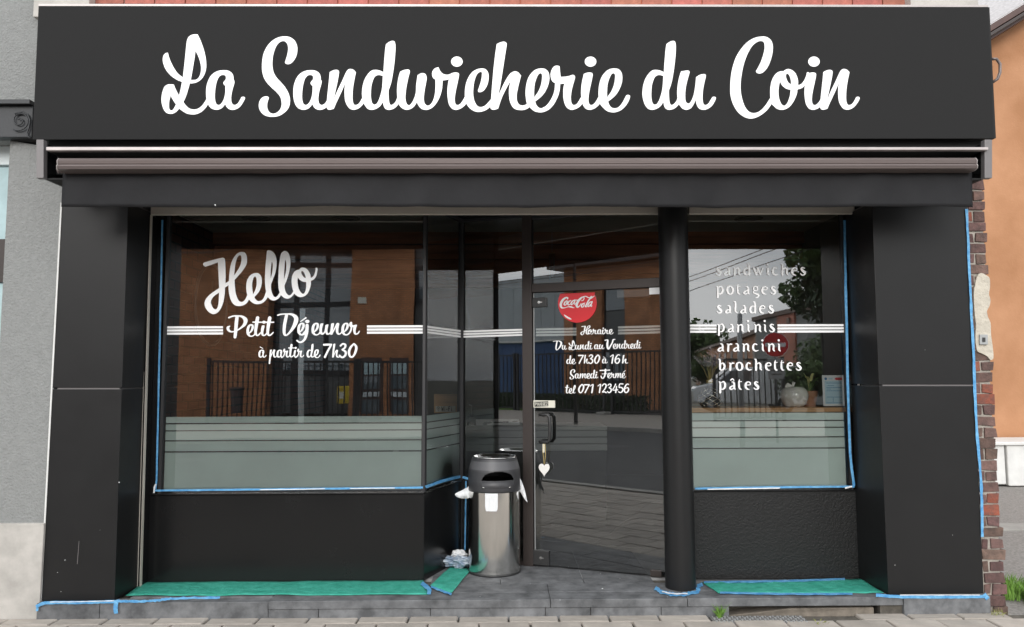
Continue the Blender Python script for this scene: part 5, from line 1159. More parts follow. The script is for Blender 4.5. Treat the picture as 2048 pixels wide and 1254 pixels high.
# apple
c0 = on_shelf(1589)
ap = thing('ceramic_apple', 'white ceramic apple with stem and leaf on the window shelf', 'ornament', c0)
prof = [(.0, .02), (.09 * 54, 0), (17, 1), (22, 7), (26.5, 17), (27, 25), (24, 33), (18, 38.5), (10, 40), (4, 38), (0, 36.5)]
xy = spline([(a, b) for a, b in prof], False, 4)
smooth_by_angle(MB().lathe([(abs(a) * k, b * k) for a, b in xy], n=40).build('apple_body', M['ceramic'], ap), 80)
MB().tube([(-2 * k, 0, 36 * k), (-1.5 * k, 0, 43 * k), (0, 0, 49 * k)], [2.4 * k, 2.4 * k, 4 * k], 12).build('stem', M['ceramic'], ap, smooth=True)
MB().prism([(x * k, -.01, z * k) for x, z in ((-19, 38), (-17, 44), (-13, 48), (-7, 45), (-3, 41), (-6, 38))][::-1], (0, .015, 0)).build('leaf', M['ceramic'], ap, bevel=.004)
# potted plant
c0 = on_shelf(1627) + Vector((0, .06, 0))
pp_ = thing('potted_plant', 'small plant with pale edged leaves in a terracotta pot on the window shelf', 'plant', c0)
smooth_by_angle(MB().lathe([(0, 0), (10 * k, 0), (14 * k, 20 * k), (15 * k, 20 * k), (15.5 * k, 31 * k), (13 * k, 31 * k), (12 * k, 26 * k), (0, 26 * k)], n=28).build('pot', M['wicker'], pp_), 40)
for i in range(12):
    a = i * 2.4; sp_ = rr.uniform(10, 32); up_ = rr.uniform(8, 36); mb = MB(); w = 2.6 * k
    pts = [Vector((math.cos(a) * sp_ * t * k, math.sin(a) * sp_ * t * k * .6, (29 + up_ * math.sin(t * 2.2) + 4 * t) * k)) for t in (0, .25, .5, .75, 1)]
    v_ = []
    for t, p_ in zip((.4, .9, 1, .7, .1), pts): v_ += [p_ + Vector((-math.sin(a), math.cos(a), 0)) * w * t + Vector((0, 0, w * .3 * t)), p_ - Vector((-math.sin(a), math.cos(a), 0)) * w * t]
    mb.add(v_, [(2 * j, 2 * j + 1, 2 * j + 3, 2 * j + 2) for j in range(4)]); mb.build('leaf', M['leafpale'] if i % 2 else M['leaf'], pp_)
# notice
ny = shY + .04
nt_ = thing('notice', 'white framed pale blue printed notice leaning at the right end of the window shelf', 'notice', (at(1667, 812, ny).x, ny, z1))
Lc = lambda o_: loc(o_, nt_)
Lc(MB().slab([at(*q, ny) for q in ((1647, 812), (1689.5, 812), (1687, 750.5), (1644, 750.5))], (0, .006, 0)).build('board', M['paper'], bevel=.001))
Lc(MB().slab([at(*q, ny - .001) for q in ((1651, 808), (1686, 808), (1684, 761.5), (1649, 761.5))], (0, .0008, 0)).build('blue_print_area', M['paperblue']))
ln = MB()
for y_, xa_, xb_ in ((766, 1653, 1683), (775, 1653, 1683), (781.5, 1653, 1683), (794, 1654, 1684), (771, 1655, 1668), (778, 1654, 1662), (805.5, 1653, 1685)):
    ln.add([at(xa_, y_ + .5, ny - .002), at(xb_, y_ + .5, ny - .002), at(xb_, y_ - .3, ny - .002), at(xa_, y_ - .3, ny - .002)], [(0, 1, 2, 3)])
ln.add([at(1666, 804, ny - .002), at(1666.8, 804, ny - .002), at(1666.8, 795, ny - .002), at(1666, 795, ny - .002)], [(0, 1, 2, 3)])
Lc(ln.build('printed_lines', M['ink']))
Lc(MB().add([at(*q, ny - .002) for q in ((1672, 760), (1684, 760), (1684, 755), (1672, 755), (1669, 757.5))], [(0, 1, 2, 3, 4)]).build('red_mark', M['red']))
Lc(MB().add([at(1651.5 + 2.8 * math.cos(t), 757.5 + 2.8 * math.sin(t), ny - .002) for t in np.linspace(6.0, 0, 12)], [tuple(range(12))]).build('round_mark', M['ink']))
Lc(MB().add([at(*q, ny - .002) for q in ((1657, 759), (1665, 759), (1665, 755.5), (1657, 755.5))], [(0, 1, 2, 3)]).build('header_print', M['paperblue']))

# Wi-Fi board behind the angled window
WB = Plane((PA.x + .02, .62), (PB.x + .05, .86)) if False else Plane((-3, 1.25), (3, 1.25))
h = lambda x, y, o_=0: WB.hit(x, y, o_)
wfi = thing('wifi_sign', 'small wooden sign with a pale strip reading Wi-Fi inside the angled window', 'sign', h(891, 826))
Lw = lambda o_: loc(o_, wfi)
Lw(MB().slab([h(868, 826), h(914, 826), h(914, 788), (h(868, 788))], (0, .02, 0)).build('wooden_board', M['wood'], bevel=.002))
Lw(MB().slab([h(871, 824, .004), h(911, 824, .004), h(911, 811.5, .004), h(871, 812.5, .004)], (0, .003, 0)).build('pale_strip', M['cream']))
it = []
for kx, ch in ((883, 'W'), (888.5, 'i'), (892.5, '-'), (897, 'F'), (902, 'i')):
    it.append((*fill([stroke(s_, 2) for s_ in BK[ch]]), (lambda x, y, kx=kx: (kx + x * .55, 813.5 + y * .82))))
it.append((*fill([stroke([(0, 3, 1.6), (3, 0, 1.6), (8, 0, 1.6), (11, 3, 1.6)]), stroke([(2.5, 5.5, 1.5), (5.5, 3.4, 1.5), (8.5, 5.5, 1.5)]), ell(5.5, 8.2, 1.2, 1.2, 10)]), (lambda x, y: (873.5 + x * .6, 814 + y * .85))))
Lw(lay(it, WB, .0065, 'wifi_word', None, M['signblack']))
# counter with printed placard and soap bottle
CY0 = 2.35; cz = at(990, 853, CY0).z
ct = thing('counter', 'pale serving counter with grooved front inside behind the fixed glass', 'counter', (at(1060, 900, CY0).x, CY0, STEP))
Lq = lambda o_: loc(o_, ct)
cx0, cx1 = at(934, 900, CY0).x, at(1212, 900, CY0).x
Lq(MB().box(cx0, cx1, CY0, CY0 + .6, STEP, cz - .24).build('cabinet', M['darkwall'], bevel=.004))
for a, b in ((0, .035), (.04, .10), (.108, .165), (.172, .235)):
    Lq(MB().box(cx0 - .01, cx1 + .01, CY0 - .02 - (.02 if a == 0 else 0), CY0 + .6, cz - b, cz - a).build('grooved_board', M['greencab'], bevel=.004))
bd = MB().slab([at(*q, CY0 + .1) for q in ((953, 851), (1040, 850), (1038, 838), (952, 838.5))], (0, .03, 0)).build('placard', M['paper'], bevel=.002)
tag(bd, 'white placard with a dark bird print lying on the counter edge', 'placard')
bp = MB()
for x_, y_, w_, h2 in ((976, 845, 9, 2.4), (970, 848, 5, 1.5), (990, 844.5, 4, 1.3), (996, 844.5, 4, 1.3), (1002, 844.5, 4, 1.3), (1008, 844, 4, 1.3), (1014, 844, 4, 1.3), (1030, 843, 7, 1.2)):
    bp.add([at(x_ + w_ * math.cos(t), y_ + h2 * math.sin(t), CY0 + .098) for t in np.linspace(6.0, 0, 9)], [tuple(range(9))])
b2 = bp.build('dark_print', M['signblack']); b2.parent = bd
sb = at(943, 853, CY0 + .15)
so_ = thing('soap_bottle', 'clear pump bottle standing at the left end of the counter', 'bottle', (sb.x, CY0 + .15, cz))
kk = pxm(CY0 + .15)
smooth_by_angle(MB().lathe([(0, 0), (9 * kk, 0), (9.5 * kk, 3 * kk), (9.5 * kk, 17 * kk), (5 * kk, 21 * kk), (2.5 * kk, 22 * kk)], n=24).build('bottle_body', M['thinglass'], so_))
MB().tube([(0, 0, 21 * kk), (0, 0, 40 * kk), (-5 * kk, 0, 41 * kk)], .006, 8).build('pump', M['galv'], so_)
# wind chime
WC = 1.7; cc = at(1104, 505, WC)
wc = thing('wind_chime', 'metal tube wind chime hanging inside above the door', 'wind chime', cc)
Lh = lambda o_: loc(o_, wc)
Lh(MB().tube([at(1104, 455, WC), at(1104, 506, WC)], .002, 5).build('cord', M['galv']))
Lh(MB().lathe([(0, 0), (.028, 0), (.028, .01), (0, .01)], tuple(at(1104, 507, WC)), 20).build('top_disc', M['wood']))
for dx_, a, b, oy in ((-4.5, 509, 560, 0), (-1.5, 508, 556, .03), (2.0, 508, 552, -.01), (4.5, 507, 548, .02)):
    Lh(MB().tube([at(1104 + dx_, a, WC + oy), at(1104 + dx_, b, WC + oy)], .0045, 8).build('metal_tube', M['steel'], smooth=True))
# clock on the left interior wall
ky = 1.25; kc = Vector((IX0 + .005, ky + .45, at(352, 610, ky + .45).z))
kl = thing('wall_clock', 'large round dark wall clock on the brick side wall inside the left window', 'clock', kc)
ring = MB(); nn = 48
for r0, r1, x_ in ((.0, .36, .02), ):
    ring.add([(x_, r1 * math.cos(t), r1 * math.sin(t)) for t in np.linspace(0, 2 * math.pi, nn, endpoint=False)] + [(0, r1 * math.cos(t), r1 * math.sin(t)) for t in np.linspace(0, 2 * math.pi, nn, endpoint=False)], [tuple(range(nn))] + [(i, i + nn, (i + 1) % nn + nn, (i + 1) % nn) for i in range(nn)])
ring.build('clock_face', M['frame'], kl)
MB().tube([(.022, .36 * math.cos(t), .36 * math.sin(t)) for t in np.linspace(0, 2 * math.pi, 49)], .014, 8).build('clock_rim', M['galv'], kl)
MB().box(.022, .028, -.008, .008, 0, .22).box(.022, .028, 0, .17, -.008, .008).build('clock_hand', M['galv'], kl)
# downlights in the ceiling
for px, lb_ in ((512, 'round recessed ceiling light above the left part of the left window'), (692, 'round recessed ceiling light above the middle of the left window'), (1497, 'round recessed ceiling light above the right window')):
    q = atz(px, 438, 2.855)
    d_ = thing('ceiling_light', lb_, 'ceiling light', (q.x, q.y, 2.86), group='recessed ceiling lights')
    MB().lathe([(.115, 0), (.115, -.006), (.085, -.012), (.085, .0)], n=32).build('light_ring', M['inwall'], d_)
    MB().lathe([(0, -.003), (.084, -.003)], n=32).build('light_lens', M['galv'], d_)
# tables and chairs inside (dim)
def cafe_table(x, y, lb_):
    t = thing('cafe_table', lb_, 'table', (x, y, STEP)); MB().lathe([(0, .72), (.33, .72), (.33, .75), (0, .75)], n=28).build('tabletop', M['frame'], t)
    MB().tube([(0, 0, .02), (0, 0, .72)], .03, 10).build('table_leg', M['galv'], t); MB().lathe([(0, 0), (.22, 0), (.2, .02), (0, .03)], n=24).build('table_foot', M['frame'], t)
cafe_table(-1.7, 1.5, 'round dark cafe table inside the left window'); cafe_table(-1.2, 3.4, 'round dark cafe table further back inside the left window')

# ================================================================ ACROSS THE STREET (seen mirrored in the glass)
WP = Plane((-3, WY + .012), (3, WY + .012)); DP = Plane((PB.x + DOOR.n.x * 0, PB.y), (PC.x, PC.y))
mw = lambda px, py, Y: WP.refl(px, py, Y)
md = lambda px, py, Y: DP.refl(px, py, Y)
BY = -24.0
bxL = md(1127, 700, BY).x; bxR = mw(826, 700, BY).x; eav = (md(1300, 517, BY).z + md(1110, 549, BY).z) / 2
print('brick building', bxL, bxR, eav, 'blue edge', md(924, 700, BY).x, 'kerb', md(1200, 968, -3.5).z, 'far', md(1200, 858, -13.6).z)
bb = thing('brick_building', 'long orange brown brick building with dark windows and tiled eave across the street', 'building', ((bxL + bxR) / 2, BY, 0))
B_ = lambda o_: loc(o_, bb)
ox0, ox1 = mw(532, 700, BY).x, mw(699, 700, BY).x
dx0, dx1 = md(1205, 700, BY).x, md(1250, 700, BY).x; dx0, dx1 = min(dx0, dx1), max(dx0, dx1)
segs = sorted([bxL, dx0, dx1, ox0, ox1, bxR]); 
wall = MB()
wall.box(bxL, dx0, BY - .3, BY, 0, eav); wall.box(dx1, ox0, BY - .3, BY, 0, eav); wall.box(ox1, bxR, BY - .3, BY, 0, eav)
wall.box(dx0, dx1, BY - .3, BY, 6.0, eav)
B_(wall.build('brick_wall', M['oppbrick']))
B_(MB().box(ox0 - .02, ox0 + .001 - .002, BY - 1.2, BY - .301, 0, eav).box(ox1 + .001, ox1 + .3, BY - 1.2, BY - .301, 0, eav).build('reveal_wall', M['oppbrick']))
B_(MB().box(bxL, bxR, BY - 12, BY - 1.25, 0, eav - .1).build('building_body', M['darkwall']))
# entrance glazing: three bays x four rows
zr = [mw(620, q, BY - 1).z for q in (502, 530, 610, 745, 836)]
zr[-1] = 0
cols = [ox0, mw(592, 700, BY - .9).x, mw(653, 700, BY - .9).x, ox1]
gf = B_(MB().box(ox0, ox1, BY - 1.0, BY - .9, zr[0], zr[0] + .6).build('window', M['frame'])); gf['label'] = 'tall glazed entrance with black frame'
fr_ = MB()
for i in range(4): fr_.box(cols[i] - .09, cols[i] + .09, BY - .93, BY - .80, 0, zr[0] - .002)
for j in range(4): fr_.box(ox0 + .1, ox1 - .1, BY - .92, BY - .81, zr[j] - .11, zr[j] + .09)
q = fr_.build('window_frame', M['frame']); q.parent = gf
for i in range(3):
    for j in range(4):
        m_ = M['oppglass'] if j == 1 else M['dimglass'] if j in (0,) else M['frame'] if j == 2 else M['dimglass']
        pn = MB().box(cols[i] + .09, cols[i + 1] - .09, BY - .87, BY - .86, zr[j + 1] + .09, zr[j] - .11).build('pane', M['oppglass'] if j < 3 else M['dimglass']); pn.parent = gf
# tall window strip seen in the door
tw_ = B_(MB().box(dx0, dx1, BY - .28, BY - .2, 0, 6.0).build('window', M['frame'])); tw_['label'] = 'tall window strip with grey infill panel'
for a, b, m_ in ((md(1225, 622, BY).z, 5.7, 'oppglass'), (md(1225, 700, BY).z, md(1225, 624, BY).z, 'dimglass'), (md(1225, 760, BY).z, md(1225, 704, BY).z, 'oppglass'), (.2, md(1225, 764, BY).z, 'dimglass')):
    if b > a:
        pn = MB().box(dx0 + .12, dx1 - .12, BY - .19, BY - .17, a, b).build('pane', M[m_]); pn.parent = tw_
# white framed windows low on the right brick part
for x0_, x1_ in ((722, 763), (779, 818)):
    a, b = mw(x0_, 700, BY).x, mw(x1_, 700, BY).x
    w_ = B_(MB().box(a, b, BY + .002, BY + .05, mw(740, 824, BY).z, mw(740, 715, BY).z).build('window', M['fascia']))
    for z_a, z_b in ((828, 800), (794, 784), (778, 752), (748, 722)):
        pn = MB().box(a + .08, b - .08, BY + .051, BY + .06, mw(740, z_a, BY).z, mw(740, z_b, BY).z).build('pane', M['winframe'] if z_a in (794,) else M['curtain_glare'] if z_a == 748 else M['oppglass']); pn.parent = w_  # pale panes have bright reflections painted into their colour
hp_ = mw(724, 603, BY)
B_(MB().box(hp_.x - .17, hp_.x + .17, BY + .002, BY + .04, hp_.z - .12, hp_.z + .12).build('number_plate', M['cream']))
# eave, gutter, tiles
B_(MB().box(bxL - .4, bxR + .2, BY - .4, BY + .7, eav, eav + .14).build('soffit_board', M['fascia']))
B_(MB().box(bxL - .4, bxR + .2, BY + .70, BY + .84, eav + .0, eav + .16).build('gutter', M['brown_alu']))
rf = B_(MB().prism([(bxL - .4, BY + .75, eav + .145), (bxL - .4, BY - 6, eav + 3.2), (bxL - .4, BY - 6, eav + .145)], (bxR - bxL + .6, 0, 0)).build('roof', M['rooftile']))
tm_ = MB().box(0, .30, 0, .42, 0, .05).mesh('roof_tile', M['rooftile'])
cnt = 0; ang_ = math.atan2(3.05, 6.75)
for r_ in range(4):
    for i in range(int((bxR - bxL + .6) / .31)):
        o = link('roof_tile', tm_, rf); o.matrix_parent_inverse = Matrix.Translation(-bb.location)
        o.matrix_basis = Matrix.Translation((bxL - .4 + i * .31, BY + .75 - r_ * .38, eav + .17 + r_ * .38 * math.tan(ang_))) @ Matrix.Rotation(-ang_, 4, 'X') @ Matrix.Rotation(.06, 4, 'X') @ Matrix.Translation((0, -.42, 0))
        cnt += 1
# grey building right of it (left window right edge)
gb = thing('grey_building', 'grey panelled building with a black framed window next to the brick building', 'building', (bxR + 3, BY - 2, 0))
loc(MB().box(bxR + .01, bxR + 1.3, BY - 9, BY - .6, 0, eav).build('grey_wall', M['dimglass']), gb)
a, b = mw(829, 700, BY - .5).x, mw(866, 700, BY - .5).x
gw = loc(MB().box(a, b, BY - .598, BY - .5, mw(840, 605, BY).z, mw(840, 530, BY).z).build('window', M['frame']), gb)
pn = MB().box(a + .14, b - .1, BY - .499, BY - .48, mw(840, 597, BY).z, mw(840, 540, BY).z).build('pane', M['oppglass']); pn.parent = gw
# blue and grey hall left
hx0, hx1 = bxL - 13, bxL - .25
hs = md(1000, 683, BY - 1).z; ht_ = md(1000, 551, BY - 1).z
print('hall', hx0, hx1, hs, ht_)
hall = thing('blue_hall', 'low blue hall with pale eave line and grey metal cladding above across the street', 'building', (hx0 + 6, BY - 1, 0))
Hh = lambda o_: loc(o_, hall)
for i in range(13):
    Hh(MB().box(hx0 + i * .99, hx0 + i * .99 + .965, BY - 1.05, BY - 1, .5, hs - .1).build('blue_panel', M['blueclad']))
    Hh(MB().box(hx0 + i * .99, hx0 + i * .99 + .965, BY - 3.05, BY - 3, hs, ht_).build('grey_panel', M['greyclad']))
for i in range(12): Hh(MB().box(hx0 - 12 + i * .99, hx0 - 12 + i * .99 + .965, BY - 1.05, BY - 1, .5, hs - .1).build('blue_panel', M['blueclad']))
Hh(MB().box(hx0 - 12, hx0 - .01, BY - 10, BY - 1.06, 0, hs - .2).build('hall_annex', M['fascia']))
Hh(MB().box(hx0, hx1, BY - 10, BY - 1.06, 0, hs - .2).box(hx0, hx1, BY - 10, BY - 3.06, hs - .19, ht_ - .05).build('hall_body', M['fascia']))
Hh(MB().box(hx0 - 12, hx1, BY - 3, BY - .8, hs - .09, hs).build('white_eave', M['whiteblock']))
Hh(MB().box(hx0, hx1, BY - 1.0, BY - .98, 0, .49).build('hall_plinth', M['kerb']))
# far terrace and right-hand buildings
RY = -44
def brick_block(name, lb_, x0_, x1_, yy, dp, h_, m_='oppbrick', nwin=0, chimney=None):
    t = thing(name, lb_, 'building', ((x0_ + x1_) / 2, yy, 0)); loc(MB().box(x0_, x1_, yy - dp, yy, 0, h_).build('wall', M[m_]), t)
    loc(MB().prism([(x0_ - .2, yy + .2, h_), (x0_ - .2, yy - dp / 2, h_ + dp * .16), (x0_ - .2, yy - dp - .2, h_)], (x1_ - x0_ + .4, 0, 0)).build('roof', M['rooftile']), t)
    for i in range(nwin):
        w = (x1_ - x0_) / nwin; f_ = loc(MB().box(x0_ + w * (i + .3), x0_ + w * (i + .7), yy + .001, yy + .05, h_ * .35, h_ * .75).build('window', M['winframe']), t)
        pn = MB().box(x0_ + w * (i + .33), x0_ + w * (i + .67), yy + .051, yy + .06, h_ * .38, h_ * .72).build('pane', M['oppglass']); pn.parent = f_
    if chimney: loc(MB().box(chimney, chimney + .8, yy - 3, yy - 2.2, h_, h_ + 1.6).build('chimney', M['wallbrick']), t)
    return t
# receding brick row: built along a line that runs away from the street
pa, pb_ = mw(1588, 646, -36), mw(1392, 706, -100)
rw = thing('brick_terrace', 'long brown brick row running away from the street behind the railings', 'building', (pa.x, pa.y, 0))
TT = Plane((pa.x, pa.y), (pb_.x, pb_.y)); zt0, zt1 = pa.z, pb_.z
print('terrace', pa, pb_)
vq = [TT.pt(0, 0), TT.pt(TT.len, 0), TT.pt(TT.len, zt1), TT.pt(0, zt0)]
nrm = TT.n if TT.n.x < 0 else -TT.n
loc(MB().slab(vq, -nrm * 8).build('wall', M['oppbrick']), rw)
loc(MB().slab([TT.pt(0, zt0) + nrm * .3, TT.pt(TT.len, zt1) + nrm * .3, TT.pt(TT.len, zt1 + .3) + nrm * .3, TT.pt(0, zt0 + .3) + nrm * .3], -nrm * 8.5).build('roof', M['rooftile']), rw)
for i in range(14):
    u0 = 4 + i * 4.4; h0 = zt0 + (zt1 - zt0) * u0 / TT.len
    loc(MB().slab([TT.pt(u0, .3) + nrm * .06, TT.pt(u0 + 1.3, .3) + nrm * .06, TT.pt(u0 + 1.3, h0 * .8) + nrm * .06, TT.pt(u0, h0 * .8) + nrm * .06], -nrm * .05).build('window', M['dimglass']), rw)
loc(MB().box(pa.x - .2, pa.x + 1.6, pa.y - 2, pa.y + .5, 0, mw(1600, 620, -36).z).build('tall_pier', M['wallbrick']), rw)
e0, e1 = mw(1612, 620, -34), mw(1665, 644, -34)
gg = thing('grey_gable', 'grey rendered gable beside the brown brick row across the street', 'building', (e0.x + 2, -34, 0))
loc(MB().prism([(e0.x, -34, 0), (e1.x + 3, -34, 0), (e1.x + 3, -34, e1.z - .6), (e1.x, -34, e1.z), (e0.x, -34, e0.z)], (0, -8, 0)).build('wall', M['stucco']), gg)
loc(MB().slab([(e0.x - .2, -33.8, e0.z), (e1.x + 3.2, -33.8, e1.z - .6), (e1.x + 3.2, -33.8, e1.z - .35), (e0.x - .2, -33.8, e0.z + .25)], (0, -8.4, 0)).build('roof', M['rooftile']), gg)

# railings -------------------------------------------------------
FY = -20.0
barm = MB().tube([(0, 0, .08), (0, 0, 2.02)], .024, 6).mesh('bar', M['frame'])
def railing(x0_, x1_, lb_, pitch=.17, h_=2.05):
    t = thing('railing', lb_, 'railing', (x0_, FY, 0), group=None); Lf = lambda o_: loc(o_, t)
    Lf(MB().box(x0_, x1_, FY - .025, FY + .025, h_ - .04, h_ + .03).box(x0_, x1_, FY - .02, FY + .02, .08, .14).build('rail', M['frame']))
    for x_ in (x0_, x1_ - .1): Lf(MB().box(x_, x_ + .1, FY - .05, FY + .05, 0, h_ + .1).build('post', M['frame']))
    n_ = int((x1_ - x0_) / pitch)
    for i in range(1, n_):
        o = link('bar', barm, t); o.location = (i * pitch, 0, 0); o.scale = (1, 1, h_ / 2.05)
    return t
x415, x560, x720, x845 = (mw(q, 700, FY).x for q in (415, 560, 715, 850))
railing(x415, x560, 'black railing panel in front of the brick wall nearest the dustbin')
railing(x560 + .02, x720 - .02, 'black railing gate in front of the glazed entrance', .2)
railing(x720, x845 + .4, 'black railing panel in front of the white framed windows')
d1, d2, d3 = md(1325, 700, FY).x, md(1222, 700, FY).x, md(1040, 700, FY).x
railing(d2, min(d1, x415 - .2), 'black railing panel left of the dustbin before the brick building', .2, 2.5)
railing(d2 - 5.2, d2 - .3, 'black railing panel before the corner of the blue hall', .22, 2.5)
railing(d2 - 10.6, d2 - 5.3, 'black railing panel farthest left before the blue hall', .24, 2.5)
railing(mw(1425, 700, FY).x, mw(1568, 700, FY).x, 'black railing panel behind the no entry sign', .2)
tag(MB().box(d2 - .25, d2 + .15, FY + .2, FY + .7, -.1, .12).build('gate_block', M['kerb'], bevel=.02), 'small stone block at the foot of the railing gate', 'block')
lawn = tag(MB().box(-30, bxL + 1, BY, FY - .1, -.1, .03).build('lawn', M['grass']), kind='structure')
tag(MB().box(-30, 20, FY - .1, -13.75, -.16, 0.0).build('far_pavement', M['paver']), kind='structure')
tag(MB().box(bxL + 1.01, 20, BY - .9, FY - .11, -.16, -.002).build('forecourt', M['asphalt']), kind='structure')
# dustbin on the railing, yellow board
db = mw(472, 800, FY + .25)
dbn = thing('dustbin', 'small dark dustbin hanging on the railing before the brick wall', 'dustbin', (db.x, FY + .28, 0))
smooth_by_angle(MB().lathe([(0, 0), (.17, 0), (.22, .8), (.25, .82), (.25, .88), (.2, .89), (0, .9)], (0, 0, mw(472, 826, FY).z), 20).build('dustbin_body', M['binlid'], dbn))
yb_ = mw(687, 790, FY - 2)
ybx = thing('yellow_box', 'yellow box standing by the entrance behind the railing', 'box', (yb_.x, FY - 2, 0))
MB().box(-.04, .04, -.04, .04, 0, yb_.z - .31).build('box_post', M['frame'], ybx); MB().box(-.2, .2, -.15, .15, yb_.z - .3, yb_.z + .35).build('box_body', M['yellow'], ybx, bevel=.04); MB().box(-.1, .1, .151, .16, yb_.z - .1, yb_.z + .15).build('box_notice', M['cream'], ybx)
# grey pole by the entrance and the no entry sign
pz = mw(1478, 626, -12)
pe = mw(606, 617, -19.3); tag(MB().tube([(pe.x, -19.3, -.1), (pe.x, -19.3, pe.z)], .09, 12).build('grey_post', M['winframe'], smooth=True), 'pale post standing before the glazed entrance across the street', 'post')
pl_ = tag(MB().tube([(pz.x, -12, -.1), (pz.x, -12, pz.z)], .062, 12).build('grey_post', M['galv'], smooth=True), 'plain pale grey post left of the no entry sign across the street', 'post')
sc_ = mw(1552, 690, -12.6); rs_ = 25.5 * (12.6 + 5.1 + 2 * WY + .02) / F
ne = thing('road_sign', 'round red no entry road sign with white bar and an info plate below', 'road sign', (sc_.x, -12.6, 0))
nn = 40
MB().prism([(rs_ * math.cos(t), 0, sc_.z + rs_ * math.sin(t)) for t in np.linspace(0, 2 * math.pi, nn, endpoint=False)], (0, -.02, 0)).build('white_disc', M['paper'], ne)
MB().prism([(rs_ * .95 * math.cos(t), .006, sc_.z + rs_ * .95 * math.sin(t)) for t in np.linspace(0, 2 * math.pi, nn, endpoint=False)], (0, -.004, 0)).build('red_disc', M['red'], ne)
MB().box(-rs_ * .78, rs_ * .78, .0065, .010, sc_.z - rs_ * .17, sc_.z + rs_ * .17).build('white_bar', M['paper'], ne)
ipx = 16 * rs_ / 25.5
MB().box(-ipx, ipx, 0, .02, mw(1553, 760, -12.6).z, mw(1553, 718, -12.6).z).build('info_plate', M['galv'], ne, bevel=.01)
for i in range(4): MB().box(-ipx * .7, ipx * .7, .0205, .022, mw(1553, 751 - i * 7, -12.6).z, mw(1553, 749 - i * 7, -12.6).z).build('info_line', M['signblack'], ne)
MB().tube([(0, -.05, -.1), (0, -.05, sc_.z + .1)], .03, 10).build('sign_pole', M['lampgrey'], ne, smooth=True)
# street lamp
ly = -13.9; l0, l1 = mw(1640, 560, ly), mw(1606, 562, ly)
lmp = thing('street_lamp', 'dark street lamp arm reaching out in front of the tree', 'street lamp', (l0.x, ly, 0))
Lp = lambda o_: loc(o_, lmp)
Lp(MB().tube([(l0.x, ly, -.1), (l0.x, ly, l0.z - .1), mw(1638, 552, ly), mw(1625, 552, ly)], .04, 10).build('lamp_pole', M['lampgrey'], smooth=True))
Lp(MB().slab([mw(1606, 566, ly), mw(1628, 566, ly), mw(1628, 553, ly), mw(1610, 552, ly)], (0, -.25, 0)).build('lamp_head', M['lampgrey'], bevel=.03))
ll0 = md(1000, 560, -16); lm2 = thing('street_lamp', 'slender street lamp with long arm before the grey clad hall', 'street lamp', (-11.2, -14.2, 0))
MB().tube([(0, 0, -.1), (0, 0, 6.6), (.3, .6, 7.0), (.6, 2.0, 7.15)], [.07, .05, .04, .03], 10).build('lamp_pole', M['lampgrey'], lm2, smooth=True)
MB().box(.5, .7, 1.9, 2.5, 7.08, 7.2).build('lamp_head', M['lampgrey'], lm2, bevel=.03)
# overhead cables
for i, (pa_, pb2) in enumerate((((1378, 553), (1520, 499)), ((1378, 562), (1545, 499)), ((1378, 581), (1610, 500)))):
    A, B = mw(*pa_, -16), mw(*pb2, -11.5); d_ = B - A; A2 = A - d_ * 4; B2 = B + d_ * 3
    pts = [A2.lerp(B2, t) for t in np.linspace(0, 1, 17)]
    tag(MB().tube(pts, .011, 5).build('cable', M['frame']), ['thick', 'middle', 'lowest thin'][i] + ' overhead cable rising to the right across the reflected sky', 'cable', 'overhead cables across the street')
for z_ in (5.6, 5.0, 4.9):
    tag(MB().tube([(-40, -15.2, z_ + .3), (-20, -15.1, z_), (-8, -15, z_ + .1), (-4, -13.5, z_ + .5), (2, -14.5, z_ + .9)], .012, 5).build('cable', M['frame']), {5.6: 'upper', 5.0: 'middle', 4.9: 'lower'}[z_] + ' cable along the far pavement before the brick building', 'cable', 'cables along the far pavement')
mh = md(1268, 885, -.118) if False else None
tag(MB().lathe([(0, .002), (.34, .002), (.36, 0)], (-6.4, -9.6, -.119), 28).build('manhole_cover', M['darkiron']), 'round iron manhole cover in the road', 'manhole cover')

# white van -------------------------------------------------------
vx = mw(1492, 760, -27).x
van = thing('white_van', 'white parked van with dark windows behind the railing', 'van', (vx, -27, 0), math.radians(8))
prof = [(-2.3, .35), (-2.35, .9), (-2.2, 1.05), (-1.45, 1.2), (-.75, 1.82), (2.2, 1.9), (2.35, 1.7), (2.35, .35)]
bd_ = MB().prism([(x_, .9, z_) for x_, z_ in prof], (0, -1.8, 0)).build('van_body', M['carpaint'], van, bevel=.07)
MB().prism([(x_, .905, z_) for x_, z_ in ((-1.3, 1.22), (-.72, 1.7), (.1, 1.72), (.1, 1.22))], (0, -.02, 0)).build('side_window', M['oppglass'], van)
MB().slab([(-1.47, .75, 1.22), (-1.47, -.75, 1.22), (-.82, -.7, 1.78), (-.82, .7, 1.78)], (-.02, 0, .02)).build('windscreen', M['oppglass'], van)
for x_ in (-1.55, 1.45):
    for y_ in (.82, -.82):
        w_ = MB().tube([(x_, y_ - .1, .33), (x_, y_ + .1, .33)], .33, 24).build('wheel', M['tyre'], van); MB().tube([(x_, y_ - .11, .33), (x_, y_ + .11, .33)], .19, 16).build('rim', M['galv'], w_)
for y_ in (.65, -.65): MB().box(-2.37, -2.3, y_ - .15, y_ + .15, .78, .95).build('headlight', M['winframe'], van, bevel=.02)

